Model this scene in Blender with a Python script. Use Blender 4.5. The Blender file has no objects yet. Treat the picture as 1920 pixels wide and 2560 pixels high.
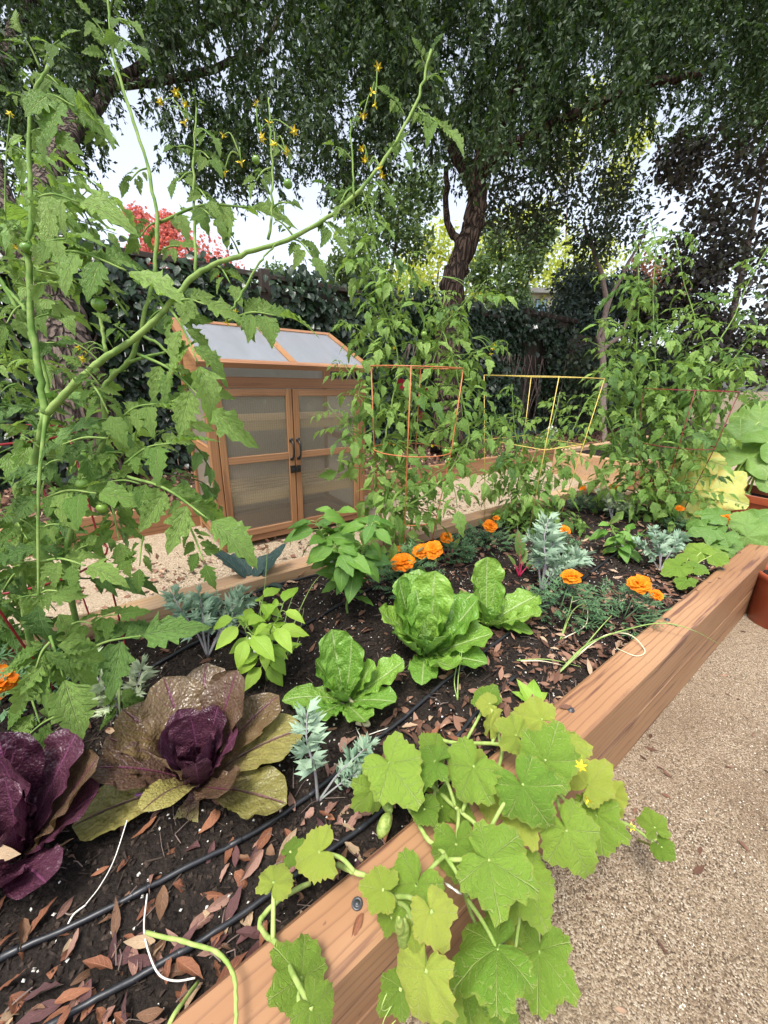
import bpy, math, random
import numpy as np
from mathutils import Matrix, Vector

random.seed(11); RNG = np.random.default_rng(11)
sc = bpy.context.scene
COL = sc.collection

# ------------------------------------------------------------------ camera
F, PITCH, ROLL, AZ, H = 975.0, 19.2, 1.7, 52.8, 1.1
_p, _r = math.radians(PITCH), math.radians(ROLL)
_e = np.array([math.sin(math.radians(AZ)), math.cos(math.radians(AZ)), 0.0])
_n = np.array([-_e[1], _e[0], 0.0])
def _rot(v): return np.array([v @ _e, v @ _n, v[2]])
_f0 = np.array([0, math.cos(_p), -math.sin(_p)]); _r0 = np.array([1.0, 0, 0]); _u0 = np.cross(_r0, _f0)
FWD = _rot(_f0); RIGHT = _rot(math.cos(_r) * _r0 + math.sin(_r) * _u0); UP = _rot(-math.sin(_r) * _r0 + math.cos(_r) * _u0)
EYE = np.array([0, 0, H])
cam = bpy.data.cameras.new('camera'); camo = bpy.data.objects.new('camera', cam); COL.objects.link(camo)
cam.sensor_fit = 'HORIZONTAL'; cam.sensor_width = 36; cam.lens = F / 1920 * 36
cam.clip_start = 0.02; cam.clip_end = 600
M = Matrix.Identity(4)
for i in range(3):
    M[i][0], M[i][1], M[i][2], M[i][3] = RIGHT[i], UP[i], -FWD[i], EYE[i]
camo.matrix_world = M
sc.camera = camo

# ------------------------------------------------------------------ world, sun, exposure
SUN_EL, SUN_AZ = 66.0, 250.0     # azimuth measured clockwise from +Y
w = bpy.data.worlds.new('World'); sc.world = w; w.use_nodes = True
nt = w.node_tree; nt.nodes.clear()
out = nt.nodes.new('ShaderNodeOutputWorld'); bg = nt.nodes.new('ShaderNodeBackground')
sky = nt.nodes.new('ShaderNodeTexSky'); sky.sky_type = 'NISHITA'; sky.sun_disc = False
sky.sun_elevation = math.radians(SUN_EL); sky.sun_rotation = math.radians(SUN_AZ)
sky.air_density = 1.0; sky.dust_density = 3.0; sky.ozone_density = 1.0
hs = nt.nodes.new('ShaderNodeHueSaturation'); hs.inputs['Saturation'].default_value = 0.45
nt.links.new(sky.outputs[0], hs.inputs['Color']); nt.links.new(hs.outputs[0], bg.inputs[0]); nt.links.new(bg.outputs[0], out.inputs[0])
bg.inputs[1].default_value = 0.12
sl = bpy.data.lights.new('sun', 'SUN'); sl.energy = 1.5; sl.angle = math.radians(18); sl.color = (1.0, 0.95, 0.88)
so = bpy.data.objects.new('sun', sl); COL.objects.link(so)
_sd = Vector((math.sin(math.radians(SUN_AZ)) * math.cos(math.radians(SUN_EL)), math.cos(math.radians(SUN_AZ)) * math.cos(math.radians(SUN_EL)), math.sin(math.radians(SUN_EL))))
so.rotation_euler = _sd.to_track_quat('Z', 'Y').to_euler(); so.location = (0, 0, 12)
sc.view_settings.view_transform = 'Standard'; sc.view_settings.look = 'None'
sc.view_settings.gamma = 1.0; sc.view_settings.exposure = 1.55; sc.view_settings.use_curve_mapping = False
sc.render.engine = 'CYCLES'
sc.cycles.use_denoising = True; sc.cycles.max_bounces = 8; sc.cycles.diffuse_bounces = 3; sc.cycles.glossy_bounces = 2
sc.cycles.transmission_bounces = 4; sc.cycles.transparent_max_bounces = 12
sc.cycles.caustics_reflective = False; sc.cycles.caustics_refractive = False

# ------------------------------------------------------------------ measuring helpers (photo pixel -> place in the garden)
def ray(x, y): return FWD * F + RIGHT * (x - 960) + UP * (1280 - y)
def PZ(x, y, z):
    d = ray(x, y); return EYE + d * ((z - H) / d[2])
def PY(x, y, Y):
    d = ray(x, y); return EYE + d * (Y / d[1])
def PD(x, y, dep): return EYE + ray(x, y) * (dep / F)
def proj(P):
    v = np.asarray(P) - EYE; z = v @ FWD
    return 960 + F * (v @ RIGHT) / z, 1280 - F * (v @ UP) / z, z
def dep(P): return (np.asarray(P) - EYE) @ FWD
def unit(v):
    v = np.asarray(v, float); n = np.linalg.norm(v); return v / n if n > 1e-9 else np.array([0, 0, 1.0])
def lerp(a, b, t): return a + (b - a) * t

# ------------------------------------------------------------------ materials
def newmat(name):
    m = bpy.data.materials.new(name); m.use_nodes = True; m.node_tree.nodes.clear(); return m, m.node_tree
class NT:
    def __init__(s, t): s.t = t
    def n(s, ty, **kw):
        x = s.t.nodes.new(ty)
        for k, v in kw.items(): setattr(x, k, v)
        return x
    def l(s, a, b): s.t.links.new(a, b)
    def setv(s, sock, v):
        if hasattr(v, 'is_output') or isinstance(v, bpy.types.NodeSocket): s.l(v, sock)
        else: sock.default_value = v
    def math(s, op, a, b=0.0, c=None, clamp=False):
        x = s.n('ShaderNodeMath', operation=op, use_clamp=clamp)
        s.setv(x.inputs[0], a); s.setv(x.inputs[1], b)
        if c is not None: s.setv(x.inputs[2], c)
        return x.outputs[0]
    def mix(s, f, a, b, bt='MIX'):
        x = s.n('ShaderNodeMix', data_type='RGBA', blend_type=bt)
        s.setv(x.inputs[0], f); s.setv(x.inputs[6], rgba(a)); s.setv(x.inputs[7], rgba(b)); return x.outputs[2]
    def ramp(s, f, stops):
        x = s.n('ShaderNodeValToRGB'); cr = x.color_ramp
        while len(cr.elements) < len(stops): cr.elements.new(0.5)
        for e, (p, c) in zip(cr.elements, stops): e.position = p; e.color = rgba(c)
        s.setv(x.inputs[0], f); return x.outputs[0]
    def noise(s, vec, scale, detail=3, rough=0.55, dist=0.0):
        x = s.n('ShaderNodeTexNoise'); x.inputs['Scale'].default_value = scale; x.inputs['Detail'].default_value = detail
        x.inputs['Roughness'].default_value = rough; x.inputs['Distortion'].default_value = dist
        if vec is not None: s.l(vec, x.inputs['Vector'])
        return x.outputs[0]
    def mapping(s, vec, sc_=(1, 1, 1), rot=(0, 0, 0)):
        x = s.n('ShaderNodeMapping'); x.inputs['Scale'].default_value = sc_; x.inputs['Rotation'].default_value = rot
        s.l(vec, x.inputs['Vector']); return x.outputs[0]
    def step(s, v, lo, hi):
        x = s.n('ShaderNodeMapRange', interpolation_type='SMOOTHSTEP'); s.setv(x.inputs[0], v)
        x.inputs[1].default_value = lo; x.inputs[2].default_value = hi; return x.outputs[0]
    def bump(s, h, strength, dist=0.01, normal=None):
        x = s.n('ShaderNodeBump'); x.inputs['Strength'].default_value = strength; x.inputs['Distance'].default_value = dist
        s.l(h, x.inputs['Height'])
        if normal is not None: s.l(normal, x.inputs['Normal'])
        return x.outputs[0]
    def bsdf(s, col, rough=0.6, spec=0.4, normal=None, metal=0.0):
        x = s.n('ShaderNodeBsdfPrincipled'); s.setv(x.inputs['Base Color'], rgba(col)); s.setv(x.inputs['Roughness'], rough)
        x.inputs['Specular IOR Level'].default_value = spec; x.inputs['Metallic'].default_value = metal
        if normal is not None: s.l(normal, x.inputs['Normal'])
        return x.outputs[0]
    def done(s, sh):
        o = s.n('ShaderNodeOutputMaterial'); s.l(sh, o.inputs[0])
def rgba(c):
    if isinstance(c, bpy.types.NodeSocket): return c
    if isinstance(c, (int, float)): return c
    return (*c, 1.0) if len(c) == 3 else tuple(c)

def leaf_mat(name, c1, c2, vein, nv=6, slant=0.55, veinw=0.16, midw=0.03, trans=0.3, tcol=None, rough=0.45, spec=0.4, bump=0.5,
             blister=0.0, bscale=40, spots=None, sidev=0.55, rim=None, edge=None, basecol=None, bumpd=0.004, backc=(0.30, 0.38, 0.24), backf=0.22):
    m, t = newmat(name); N = NT(t)
    uv = N.n('ShaderNodeUVMap'); sp = N.n('ShaderNodeSeparateXYZ'); N.l(uv.outputs[0], sp.inputs[0])
    v = N.math('ABSOLUTE', N.math('MULTIPLY_ADD', sp.outputs[0], 2.0, -1.0)); u = sp.outputs[1]
    oi = N.n('ShaderNodeObjectInfo'); at = N.n('ShaderNodeAttribute', attribute_name='rnd')
    geo = N.n('ShaderNodeNewGeometry')
    rnd = N.math('FRACT', N.math('ADD', oi.outputs['Random'], at.outputs['Fac']))
    tc = N.n('ShaderNodeTexCoord')
    nz = N.noise(tc.outputs['Object'], 14, 3)
    f = N.math('MULTIPLY_ADD', nz, 0.7, N.math('MULTIPLY_ADD', rnd, 1.0, -0.35), clamp=True)
    col = N.mix(f, c1, c2)
    mid = N.math('SUBTRACT', 1.0, N.step(v, midw * 0.4, midw * 1.8))
    u2 = N.math('MULTIPLY_ADD', N.math('SUBTRACT', nz, 0.5), 0.16, u)
    fr = N.math('FRACT', N.math('SUBTRACT', N.math('MULTIPLY', u2, float(nv)), N.math('MULTIPLY', v, slant * nv * 0.5)))
    sd = N.math('ABSOLUTE', N.math('SUBTRACT', fr, 0.5))
    side = N.math('MULTIPLY', N.math('SUBTRACT', 1.0, N.step(sd, veinw * 0.25, veinw)), N.math('SUBTRACT', 1.0, N.math('MULTIPLY', v, 0.75)))
    vm = N.math('MAXIMUM', mid, N.math('MULTIPLY', side, sidev))
    if rim:
        ru = N.math('ADD', u, N.math('MULTIPLY', nz, 0.5)); col = N.mix(N.step(ru, 1.12, 1.42), col, rim)
    if edge: col = N.mix(N.step(N.math('ADD', v, N.math('MULTIPLY', nz, 0.5)), 0.75, 1.35), col, edge)
    if basecol: col = N.mix(N.step(N.math('ADD', u, N.math('MULTIPLY', nz, 0.35)), 0.75, 0.3), col, basecol)
    col = N.mix(vm, col, vein)
    if spots:
        sn = N.noise(tc.outputs['Object'], 160, 2, 0.6); sn2 = N.noise(tc.outputs['Object'], 22, 2)
        col = N.mix(N.math('MULTIPLY', N.step(sn, 0.64, 0.68), N.step(sn2, 0.50, 0.58)), col, spots)
    hgt = N.math('MULTIPLY_ADD', vm, -0.8, N.math('MULTIPLY', nz, 0.6))
    if blister:
        vo = N.n('ShaderNodeTexVoronoi', feature='SMOOTH_F1'); vo.inputs['Scale'].default_value = bscale
        dn = N.n('ShaderNodeTexNoise'); dn.inputs['Scale'].default_value = bscale * .3; dn.inputs['Detail'].default_value = 2; N.l(tc.outputs['Object'], dn.inputs['Vector'])
        vm_ = N.n('ShaderNodeVectorMath', operation='MULTIPLY_ADD'); N.l(dn.outputs[1], vm_.inputs[0]); vm_.inputs[1].default_value = (1.1 / bscale * 1.6,) * 3; N.l(tc.outputs['Object'], vm_.inputs[2]); N.l(vm_.outputs[0], vo.inputs['Vector'])
        hgt = N.math('SUBTRACT', hgt, N.math('MULTIPLY', vo.outputs['Distance'], blister))
    else:
        hgt = N.math('ADD', hgt, N.math('MULTIPLY', N.noise(tc.outputs['Object'], 90, 2), 0.5))
    bp = N.bump(hgt, bump, bumpd)
    back = N.mix(backf, col, backc) if trans > 0 else col
    col2 = N.mix(geo.outputs['Backfacing'], col, back)
    a = N.bsdf(col2, rough, spec, bp)
    if trans > 0:
        tr = N.n('ShaderNodeBsdfTranslucent'); N.setv(tr.inputs[0], N.mix(0.6, col, tcol or c2)); N.l(bp, tr.inputs[1])
        mx = N.n('ShaderNodeMixShader'); mx.inputs[0].default_value = trans; N.l(a, mx.inputs[1]); N.l(tr.outputs[0], mx.inputs[2]); a = mx.outputs[0]
    N.done(a); return m

def simple_mat(name, c1, c2=None, scale=30, rough=0.6, spec=0.4, bump=0.2, bumpd=0.003, metal=0, stretch=(1, 1, 1), rnd=0.5):
    m, t = newmat(name); N = NT(t); c2 = c2 or c1
    tc = N.n('ShaderNodeTexCoord'); vec = N.mapping(tc.outputs['Object'], stretch)
    nz = N.noise(vec, scale, 4, 0.6); oi = N.n('ShaderNodeObjectInfo'); at = N.n('ShaderNodeAttribute', attribute_name='rnd')
    r = N.math('FRACT', N.math('ADD', oi.outputs['Random'], at.outputs['Fac']))
    f = N.math('ADD', N.step(nz, 0.3, 0.7), N.math('MULTIPLY_ADD', r, rnd, -rnd / 2), clamp=True)
    N.done(N.bsdf(N.mix(f, c1, c2), rough, spec, N.bump(nz, bump, bumpd), metal)); return m

def wood_mat(name, light, mid, dark, rings=26, streak=0.5, rough=0.55, grey=0.0, axis='X', scale=1.0):
    m, t = newmat(name); N = NT(t)
    tc = N.n('ShaderNodeTexCoord'); oi = N.n('ShaderNodeObjectInfo')
    add = N.n('ShaderNodeVectorMath', operation='ADD'); N.l(tc.outputs['Object'], add.inputs[0])
    cm = N.n('ShaderNodeCombineXYZ')
    for i, k in enumerate((7.3, 0.11, 0.17)): N.l(N.math('MULTIPLY', oi.outputs['Random'], k), cm.inputs[i])
    N.l(cm.outputs[0], add.inputs[1])
    sx = {'X': (0.28, 1, 1), 'Y': (1, 0.28, 1), 'Z': (1, 1, 0.28)}[axis]
    st = N.mapping(add.outputs[0], tuple(a * scale for a in sx))
    sxx = {'X': (0.05, 1, 1), 'Y': (1, 0.05, 1), 'Z': (1, 1, 0.05)}[axis]
    fine = N.mapping(add.outputs[0], tuple(a * scale for a in sxx))
    big = N.noise(st, 4.0, 2); grain = N.noise(fine, 140, 4, 0.7); strk = N.noise(fine, 44, 3, 0.55)
    wv = N.n('ShaderNodeTexWave', wave_type='RINGS', rings_direction=axis, wave_profile='SAW')
    wv.inputs['Scale'].default_value = rings; wv.inputs['Distortion'].default_value = 3.2; wv.inputs['Detail'].default_value = 2.0; wv.inputs['Detail Scale'].default_value = 0.7
    N.l(st, wv.inputs['Vector'])
    col = N.mix(N.step(big, 0.35, 0.65), light, mid)
    line = N.math('MULTIPLY', N.step(wv.outputs[1], 0.70, 0.99), 0.6)
    col = N.mix(line, col, tuple(0.55 * a + 0.45 * b for a, b in zip(mid, dark)))
    col = N.mix(N.math('MULTIPLY', N.step(grain, 0.52, 0.75), 0.35), col, mid)
    col = N.mix(N.math('MULTIPLY', N.step(strk, 0.555, 0.66), streak), col, dark)
    if grey:
        gn = N.noise(tc.outputs['Object'], 6, 4); col = N.mix(N.math('MULTIPLY', N.step(gn, 0.42, 0.7), grey), col, (0.30, 0.27, 0.25))
    sm = N.noise(tc.outputs['Object'], 60, 2)
    col = N.mix(N.math('MULTIPLY', N.step(sm, 0.70, 0.76), 0.5), col, dark)
    h = N.math('ADD', N.math('MULTIPLY', grain, 0.5), N.math('MULTIPLY', wv.outputs[1], -0.25))
    N.done(N.bsdf(col, rough, 0.3, N.bump(h, 0.35, 0.002))); return m

def granular(name, cols, scale, bump=0.8, bumpd=0.006, rough=0.95, stain=None):
    m, t = newmat(name); N = NT(t); tc = N.n('ShaderNodeTexCoord'); vec = tc.outputs['Object']
    vo = N.n('ShaderNodeTexVoronoi'); vo.inputs['Scale'].default_value = scale; N.l(vec, vo.inputs['Vector'])
    sp = N.n('ShaderNodeSeparateColor'); N.l(vo.outputs['Color'], sp.inputs[0])
    col = N.ramp(sp.outputs[0], cols)
    nz = N.noise(vec, 3.0, 4, 0.6)
    col = N.mix(N.math('MULTIPLY', N.step(nz, 0.35, 0.7), 0.45), col, cols[len(cols) // 2][1])
    if stain: col = N.mix(N.math('MULTIPLY', N.step(N.noise(vec, 1.1, 4, 0.6), 0.48, 0.68), 0.6), col, stain)
    h = N.math('SUBTRACT', N.noise(vec, scale * 1.3, 4, 0.7), N.math('MULTIPLY', vo.outputs['Distance'], 0.8))
    N.done(N.bsdf(col, rough, 0.2, N.bump(h, bump, bumpd))); return m

MT = {}
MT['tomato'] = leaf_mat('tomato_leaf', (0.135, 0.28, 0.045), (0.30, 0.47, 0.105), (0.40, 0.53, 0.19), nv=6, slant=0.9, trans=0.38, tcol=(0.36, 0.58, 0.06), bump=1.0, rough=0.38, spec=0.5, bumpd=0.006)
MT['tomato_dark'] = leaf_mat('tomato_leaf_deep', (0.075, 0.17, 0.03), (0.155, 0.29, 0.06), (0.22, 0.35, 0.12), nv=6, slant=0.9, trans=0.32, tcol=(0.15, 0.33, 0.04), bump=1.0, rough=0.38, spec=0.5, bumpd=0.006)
MT['tstem'] = simple_mat('tomato_stem', (0.10, 0.19, 0.04), (0.22, 0.31, 0.09), 25, 0.75, 0.15)
MT['cuc'] = leaf_mat('cucumber_leaf', (0.15, 0.30, 0.03), (0.29, 0.44, 0.055), (0.38, 0.49, 0.14), nv=5, slant=1.0, veinw=0.13, midw=0.03, sidev=0.8, trans=0.28, tcol=(0.32, 0.5, 0.05), bump=0.9, rough=0.5, spots=(0.03, 0.035, 0.02), rim=(0.34, 0.36, 0.07), blister=0.5, bscale=120)
MT['cuc_yellow'] = leaf_mat('cucumber_leaf_yellowed', (0.27, 0.37, 0.045), (0.38, 0.44, 0.07), (0.46, 0.5, 0.18), nv=5, slant=1.0, veinw=0.09, midw=0.015, trans=0.28, tcol=(0.5, 0.55, 0.06), bump=0.7, spots=(0.06, 0.05, 0.02), rim=(0.46, 0.38, 0.1), blister=0.5, bscale=120)
MT['cstem'] = simple_mat('cucumber_stem', (0.22, 0.33, 0.07), (0.36, 0.45, 0.14), 50, 0.6, 0.3)
MT['cfruit'] = simple_mat('cucumber_skin', (0.14, 0.22, 0.04), (0.32, 0.38, 0.10), 120, 0.45, 0.4, 0.9, 0.004)
MT['lettuce'] = leaf_mat('lettuce_leaf', (0.12, 0.27, 0.035), (0.23, 0.40, 0.06), (0.34, 0.46, 0.17), nv=7, slant=1.1, veinw=0.13, midw=0.05, trans=0.3, tcol=(0.3, 0.5, 0.06), rough=0.36, spec=0.5, bump=0.4, blister=0.8, bscale=34, bumpd=0.012, sidev=0.3)
MT['must_in'] = leaf_mat('mustard_leaf_purple', (0.034, 0.010, 0.020), (0.085, 0.028, 0.046), (0.15, 0.045, 0.10), nv=7, slant=1.1, veinw=0.11, midw=0.035, trans=0.08, tcol=(0.2, 0.03, 0.1), rough=0.36, spec=0.45, bump=0.35, blister=1.0, bscale=46, bumpd=0.011, backf=0.1, backc=(0.2, 0.1, 0.12))
MT['must_mid'] = leaf_mat('mustard_leaf_bronze', (0.075, 0.042, 0.032), (0.145, 0.10, 0.045), (0.12, 0.03, 0.06), nv=7, slant=1.1, veinw=0.09, midw=0.035, trans=0.12, tcol=(0.3, 0.2, 0.03), rough=0.3, spec=0.5, bump=0.45, blister=0.8, bscale=40, bumpd=0.009, backf=0.1, backc=(0.2, 0.1, 0.12))
MT['must_out'] = leaf_mat('mustard_leaf_olive', (0.17, 0.155, 0.045), (0.31, 0.275, 0.085), (0.13, 0.06, 0.06), nv=7, slant=1.1, veinw=0.06, midw=0.04, trans=0.15, tcol=(0.45, 0.4, 0.06), rough=0.4, spec=0.4, bump=0.6, blister=0.6, bscale=36, bumpd=0.007, basecol=(0.13, 0.07, 0.06), backf=0.1, backc=(0.2, 0.1, 0.12))
MT['must_rib'] = simple_mat('mustard_rib', (0.16, 0.05, 0.17), (0.25, 0.10, 0.22), 40, 0.4)
MT['kale'] = leaf_mat('kale_leaf', (0.18, 0.30, 0.20), (0.32, 0.44, 0.31), (0.4, 0.48, 0.37), nv=5, trans=0.15, tcol=(0.3, 0.5, 0.3), rough=0.6, spec=0.2, bump=0.4)
MT['kale_pale'] = leaf_mat('kale_leaf_pale', (0.36, 0.46, 0.25), (0.5, 0.56, 0.36), (0.55, 0.6, 0.5), nv=5, trans=0.15, tcol=(0.5, 0.6, 0.3), rough=0.6, spec=0.2, bump=0.4)
MT['kale_dark'] = leaf_mat('lacinato_leaf', (0.045, 0.085, 0.075), (0.085, 0.14, 0.125), (0.14, 0.2, 0.17), nv=9, trans=0.1, tcol=(0.1, 0.2, 0.12), rough=0.5, spec=0.3, bump=1.0, blister=1.0, bscale=90)
MT['kstem'] = simple_mat('kale_stem', (0.22, 0.25, 0.22), (0.30, 0.24, 0.30), 30, 0.5)
MT['pepper'] = leaf_mat('pepper_leaf', (0.075, 0.20, 0.028), (0.19, 0.38, 0.05), (0.28, 0.44, 0.12), nv=5, slant=1.2, veinw=0.1, trans=0.28, tcol=(0.25, 0.45, 0.05), rough=0.32, spec=0.5, bump=0.5)
MT['pepper_lime'] = leaf_mat('pepper_leaf_lime', (0.22, 0.42, 0.035), (0.36, 0.54, 0.06), (0.42, 0.58, 0.14), nv=5, slant=1.2, veinw=0.1, trans=0.3, tcol=(0.4, 0.6, 0.05), rough=0.32, spec=0.5, bump=0.5)
MT['petal'] = leaf_mat('marigold_petal', (0.74, 0.15, 0.004), (0.80, 0.25, 0.008), (0.66, 0.12, 0.004), nv=4, trans=0.2, tcol=(0.85, 0.25, 0.008), rough=0.55, spec=0.2, bump=0.3, edge=(0.86, 0.33, 0.012))
MT['fern'] = simple_mat('marigold_foliage', (0.045, 0.105, 0.045), (0.10, 0.19, 0.08), 40, 0.6, 0.3)
MT['chard'] = leaf_mat('chard_leaf', (0.07, 0.16, 0.03), (0.13, 0.25, 0.05), (0.35, 0.02, 0.07), nv=5, trans=0.2, rough=0.35)
MT['crimson'] = simple_mat('crimson_stalk', (0.30, 0.012, 0.05), (0.42, 0.03, 0.09), 40, 0.35)
MT['yflower'] = simple_mat('yellow_petal', (0.75, 0.55, 0.02), (0.85, 0.68, 0.06), 40, 0.5)
MT['wflower'] = simple_mat('white_petal', (0.8, 0.8, 0.76), (0.85, 0.85, 0.8), 40, 0.5)
MT['gfruit'] = simple_mat('green_tomato_skin', (0.11, 0.23, 0.03), (0.20, 0.33, 0.06), 20, 0.22, 0.5, 0.02)
MT['squash'] = leaf_mat('squash_leaf', (0.10, 0.22, 0.04), (0.17, 0.30, 0.06), (0.3, 0.42, 0.14), nv=5, trans=0.3, tcol=(0.3, 0.45, 0.05), bump=0.6)
MT['squash_y'] = leaf_mat('squash_leaf_yellow', (0.42, 0.46, 0.10), (0.54, 0.54, 0.15), (0.48, 0.52, 0.22), nv=5, trans=0.3, tcol=(0.6, 0.6, 0.12), bump=0.6, edge=(0.55, 0.44, 0.10))
MT['onion'] = simple_mat('onion_blade', (0.17, 0.28, 0.06), (0.30, 0.40, 0.12), 20, 0.4)
MT['straw'] = simple_mat('dry_straw', (0.55, 0.48, 0.28), (0.68, 0.62, 0.44), 40, 0.7)
MT['string'] = simple_mat('pale_string', (0.66, 0.62, 0.54), (0.75, 0.72, 0.66), 80, 0.8)
MT['beam'] = wood_mat('redwood_timber', (0.365, 0.205, 0.108), (0.27, 0.135, 0.064), (0.085, 0.032, 0.028), rings=24, streak=0.7, rough=0.5)
MT['beam_old'] = wood_mat('weathered_timber', (0.55, 0.36, 0.20), (0.44, 0.26, 0.14), (0.17, 0.08, 0.05), rings=16, streak=0.4, rough=0.6, grey=0.25)
MT['ghx'] = wood_mat('greenhouse_timber_across', (0.345, 0.185, 0.095), (0.25, 0.12, 0.062), (0.10, 0.035, 0.025), rings=20, streak=0.4, rough=0.5, axis='X')
MT['ghy'] = wood_mat('greenhouse_timber_deep', (0.36, 0.19, 0.085), (0.26, 0.125, 0.055), (0.10, 0.035, 0.02), rings=20, streak=0.4, rough=0.5, axis='Y')
MT['pine'] = wood_mat('pale_shelf_wood', (0.62, 0.46, 0.28), (0.52, 0.36, 0.2), (0.28, 0.16, 0.08), rings=20, streak=0.3)
MT['ghz'] = wood_mat('greenhouse_timber_upright', (0.36, 0.19, 0.09), (0.26, 0.125, 0.058), (0.10, 0.04, 0.025), rings=20, streak=0.4, rough=0.5, axis='Z')
MT['fence'] = wood_mat('fence_board_wood', (0.075, 0.058, 0.047), (0.05, 0.038, 0.031), (0.018, 0.014, 0.012), rings=18, streak=0.6, rough=0.8, axis='Z')
MT['fencex'] = wood_mat('fence_rail_wood', (0.075, 0.058, 0.047), (0.05, 0.038, 0.031), (0.018, 0.014, 0.012), rings=18, streak=0.6, rough=0.8, axis='X')
MT['black'] = simple_mat('black_iron', (0.012, 0.012, 0.013), (0.02, 0.02, 0.02), 60, 0.4, 0.5)
MT['steel'] = simple_mat('bolt_steel', (0.05, 0.055, 0.06), (0.10, 0.10, 0.11), 90, 0.45, 0.5, metal=0.6)
MT['drip'] = simple_mat('black_drip_hose', (0.012, 0.013, 0.016), (0.022, 0.024, 0.028), 30, 0.38, 0.5)
MT['cage_red'] = simple_mat('red_cage_wire', (0.24, 0.012, 0.02), (0.34, 0.03, 0.045), 60, 0.4)
MT['cage_dkred'] = simple_mat('dark_red_cage_wire', (0.14, 0.015, 0.015), (0.2, 0.03, 0.025), 60, 0.4)
MT['cage_orange'] = simple_mat('orange_cage_wire', (0.42, 0.12, 0.04), (0.5, 0.17, 0.07), 60, 0.4)
MT['cage_yellow'] = simple_mat('yellow_cage_wire', (0.56, 0.42, 0.08), (0.66, 0.5, 0.14), 60, 0.4)
MT['terra'] = simple_mat('terracotta_glaze', (0.26, 0.055, 0.025), (0.33, 0.085, 0.035), 8, 0.35, 0.5, 0.05)
MT['redpaint'] = simple_mat('dark_red_enamel', (0.16, 0.008, 0.02), (0.22, 0.015, 0.03), 10, 0.3)
MT['plastic_grey'] = simple_mat('pale_grey_plastic', (0.46, 0.49, 0.54), (0.58, 0.6, 0.64), 6, 0.35, 0.5, 0.3, 0.02)
MT['house'] = simple_mat('white_wall', (0.74, 0.74, 0.72), (0.8, 0.8, 0.78), 4, 0.8)
MT['bluepane'] = simple_mat('blue_window', (0.25, 0.48, 0.72), (0.35, 0.58, 0.8), 3, 0.15, 0.6)
MT['roofing'] = simple_mat('grey_roofing', (0.2, 0.2, 0.2), (0.26, 0.26, 0.25), 20, 0.8)
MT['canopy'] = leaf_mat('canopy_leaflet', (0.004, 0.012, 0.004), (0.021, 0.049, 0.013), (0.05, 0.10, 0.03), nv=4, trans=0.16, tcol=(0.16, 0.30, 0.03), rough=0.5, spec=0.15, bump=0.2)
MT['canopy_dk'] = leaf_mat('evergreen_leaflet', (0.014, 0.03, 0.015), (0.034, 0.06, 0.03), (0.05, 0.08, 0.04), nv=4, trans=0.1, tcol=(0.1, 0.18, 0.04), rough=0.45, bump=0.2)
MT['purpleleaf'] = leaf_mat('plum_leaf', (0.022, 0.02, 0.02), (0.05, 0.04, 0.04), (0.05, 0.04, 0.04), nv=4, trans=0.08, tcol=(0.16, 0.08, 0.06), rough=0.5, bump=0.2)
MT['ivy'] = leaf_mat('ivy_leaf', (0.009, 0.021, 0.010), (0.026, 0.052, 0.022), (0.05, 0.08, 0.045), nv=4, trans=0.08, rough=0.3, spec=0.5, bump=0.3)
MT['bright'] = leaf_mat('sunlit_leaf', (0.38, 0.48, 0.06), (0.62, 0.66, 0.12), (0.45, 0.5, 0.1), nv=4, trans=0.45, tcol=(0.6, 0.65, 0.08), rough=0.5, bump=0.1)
MT['midgreen'] = leaf_mat('far_leaf', (0.06, 0.125, 0.05), (0.13, 0.22, 0.085), (0.15, 0.22, 0.1), nv=4, trans=0.3, tcol=(0.3, 0.42, 0.08), rough=0.5, bump=0.1)
MT['bluegreen'] = leaf_mat('cedar_needle', (0.028, 0.055, 0.05), (0.06, 0.10, 0.085), (0.06, 0.1, 0.08), nv=3, trans=0.1, rough=0.6, bump=0.1)
MT['redleaf'] = leaf_mat('maple_leaf', (0.50, 0.14, 0.13), (0.70, 0.30, 0.27), (0.6, 0.12, 0.1), nv=4, trans=0.45, tcol=(0.9, 0.2, 0.12), rough=0.5, bump=0.1)
MT['rustleaf'] = leaf_mat('rust_leaf', (0.22, 0.09, 0.05), (0.34, 0.15, 0.08), (0.3, 0.15, 0.1), nv=4, trans=0.3, tcol=(0.5, 0.2, 0.08), rough=0.5, bump=0.1)

def bark_mat(name, c1, c2, sc_=9):
    m, t = newmat(name); N = NT(t); tc = N.n('ShaderNodeTexCoord')
    vec = N.mapping(tc.outputs['Object'], (1, 1, 0.22)); vo = N.n('ShaderNodeTexVoronoi', feature='DISTANCE_TO_EDGE'); vo.inputs['Scale'].default_value = sc_ * 2.4
    ds = N.noise(vec, 8, 4, 0.6); ad = N.n('ShaderNodeMixRGB'); ad.inputs[0].default_value = 0.16; N.l(vec, ad.inputs[1])
    nn = N.n('ShaderNodeTexNoise'); nn.inputs['Scale'].default_value = 7; N.l(vec, nn.inputs['Vector']); N.l(nn.outputs[1], ad.inputs[2]); N.l(ad.outputs[0], vo.inputs['Vector'])
    e = N.step(vo.outputs['Distance'], 0.0, 0.22); fine = N.noise(vec, 60, 4, 0.7)
    col = N.mix(N.math('MULTIPLY', e, N.math('MULTIPLY_ADD', fine, 0.9, 0.35), clamp=True), c1, c2)
    h = N.math('ADD', e, N.math('MULTIPLY', fine, 0.6)); N.done(N.bsdf(col, 0.9, 0.15, N.bump(h, 1.0, 0.035))); return m
MT['bark'] = bark_mat('grey_brown_bark', (0.035, 0.026, 0.022), (0.19, 0.145, 0.12))
MT['bark2'] = bark_mat('brown_bark', (0.02, 0.014, 0.011), (0.105, 0.072, 0.054))
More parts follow.
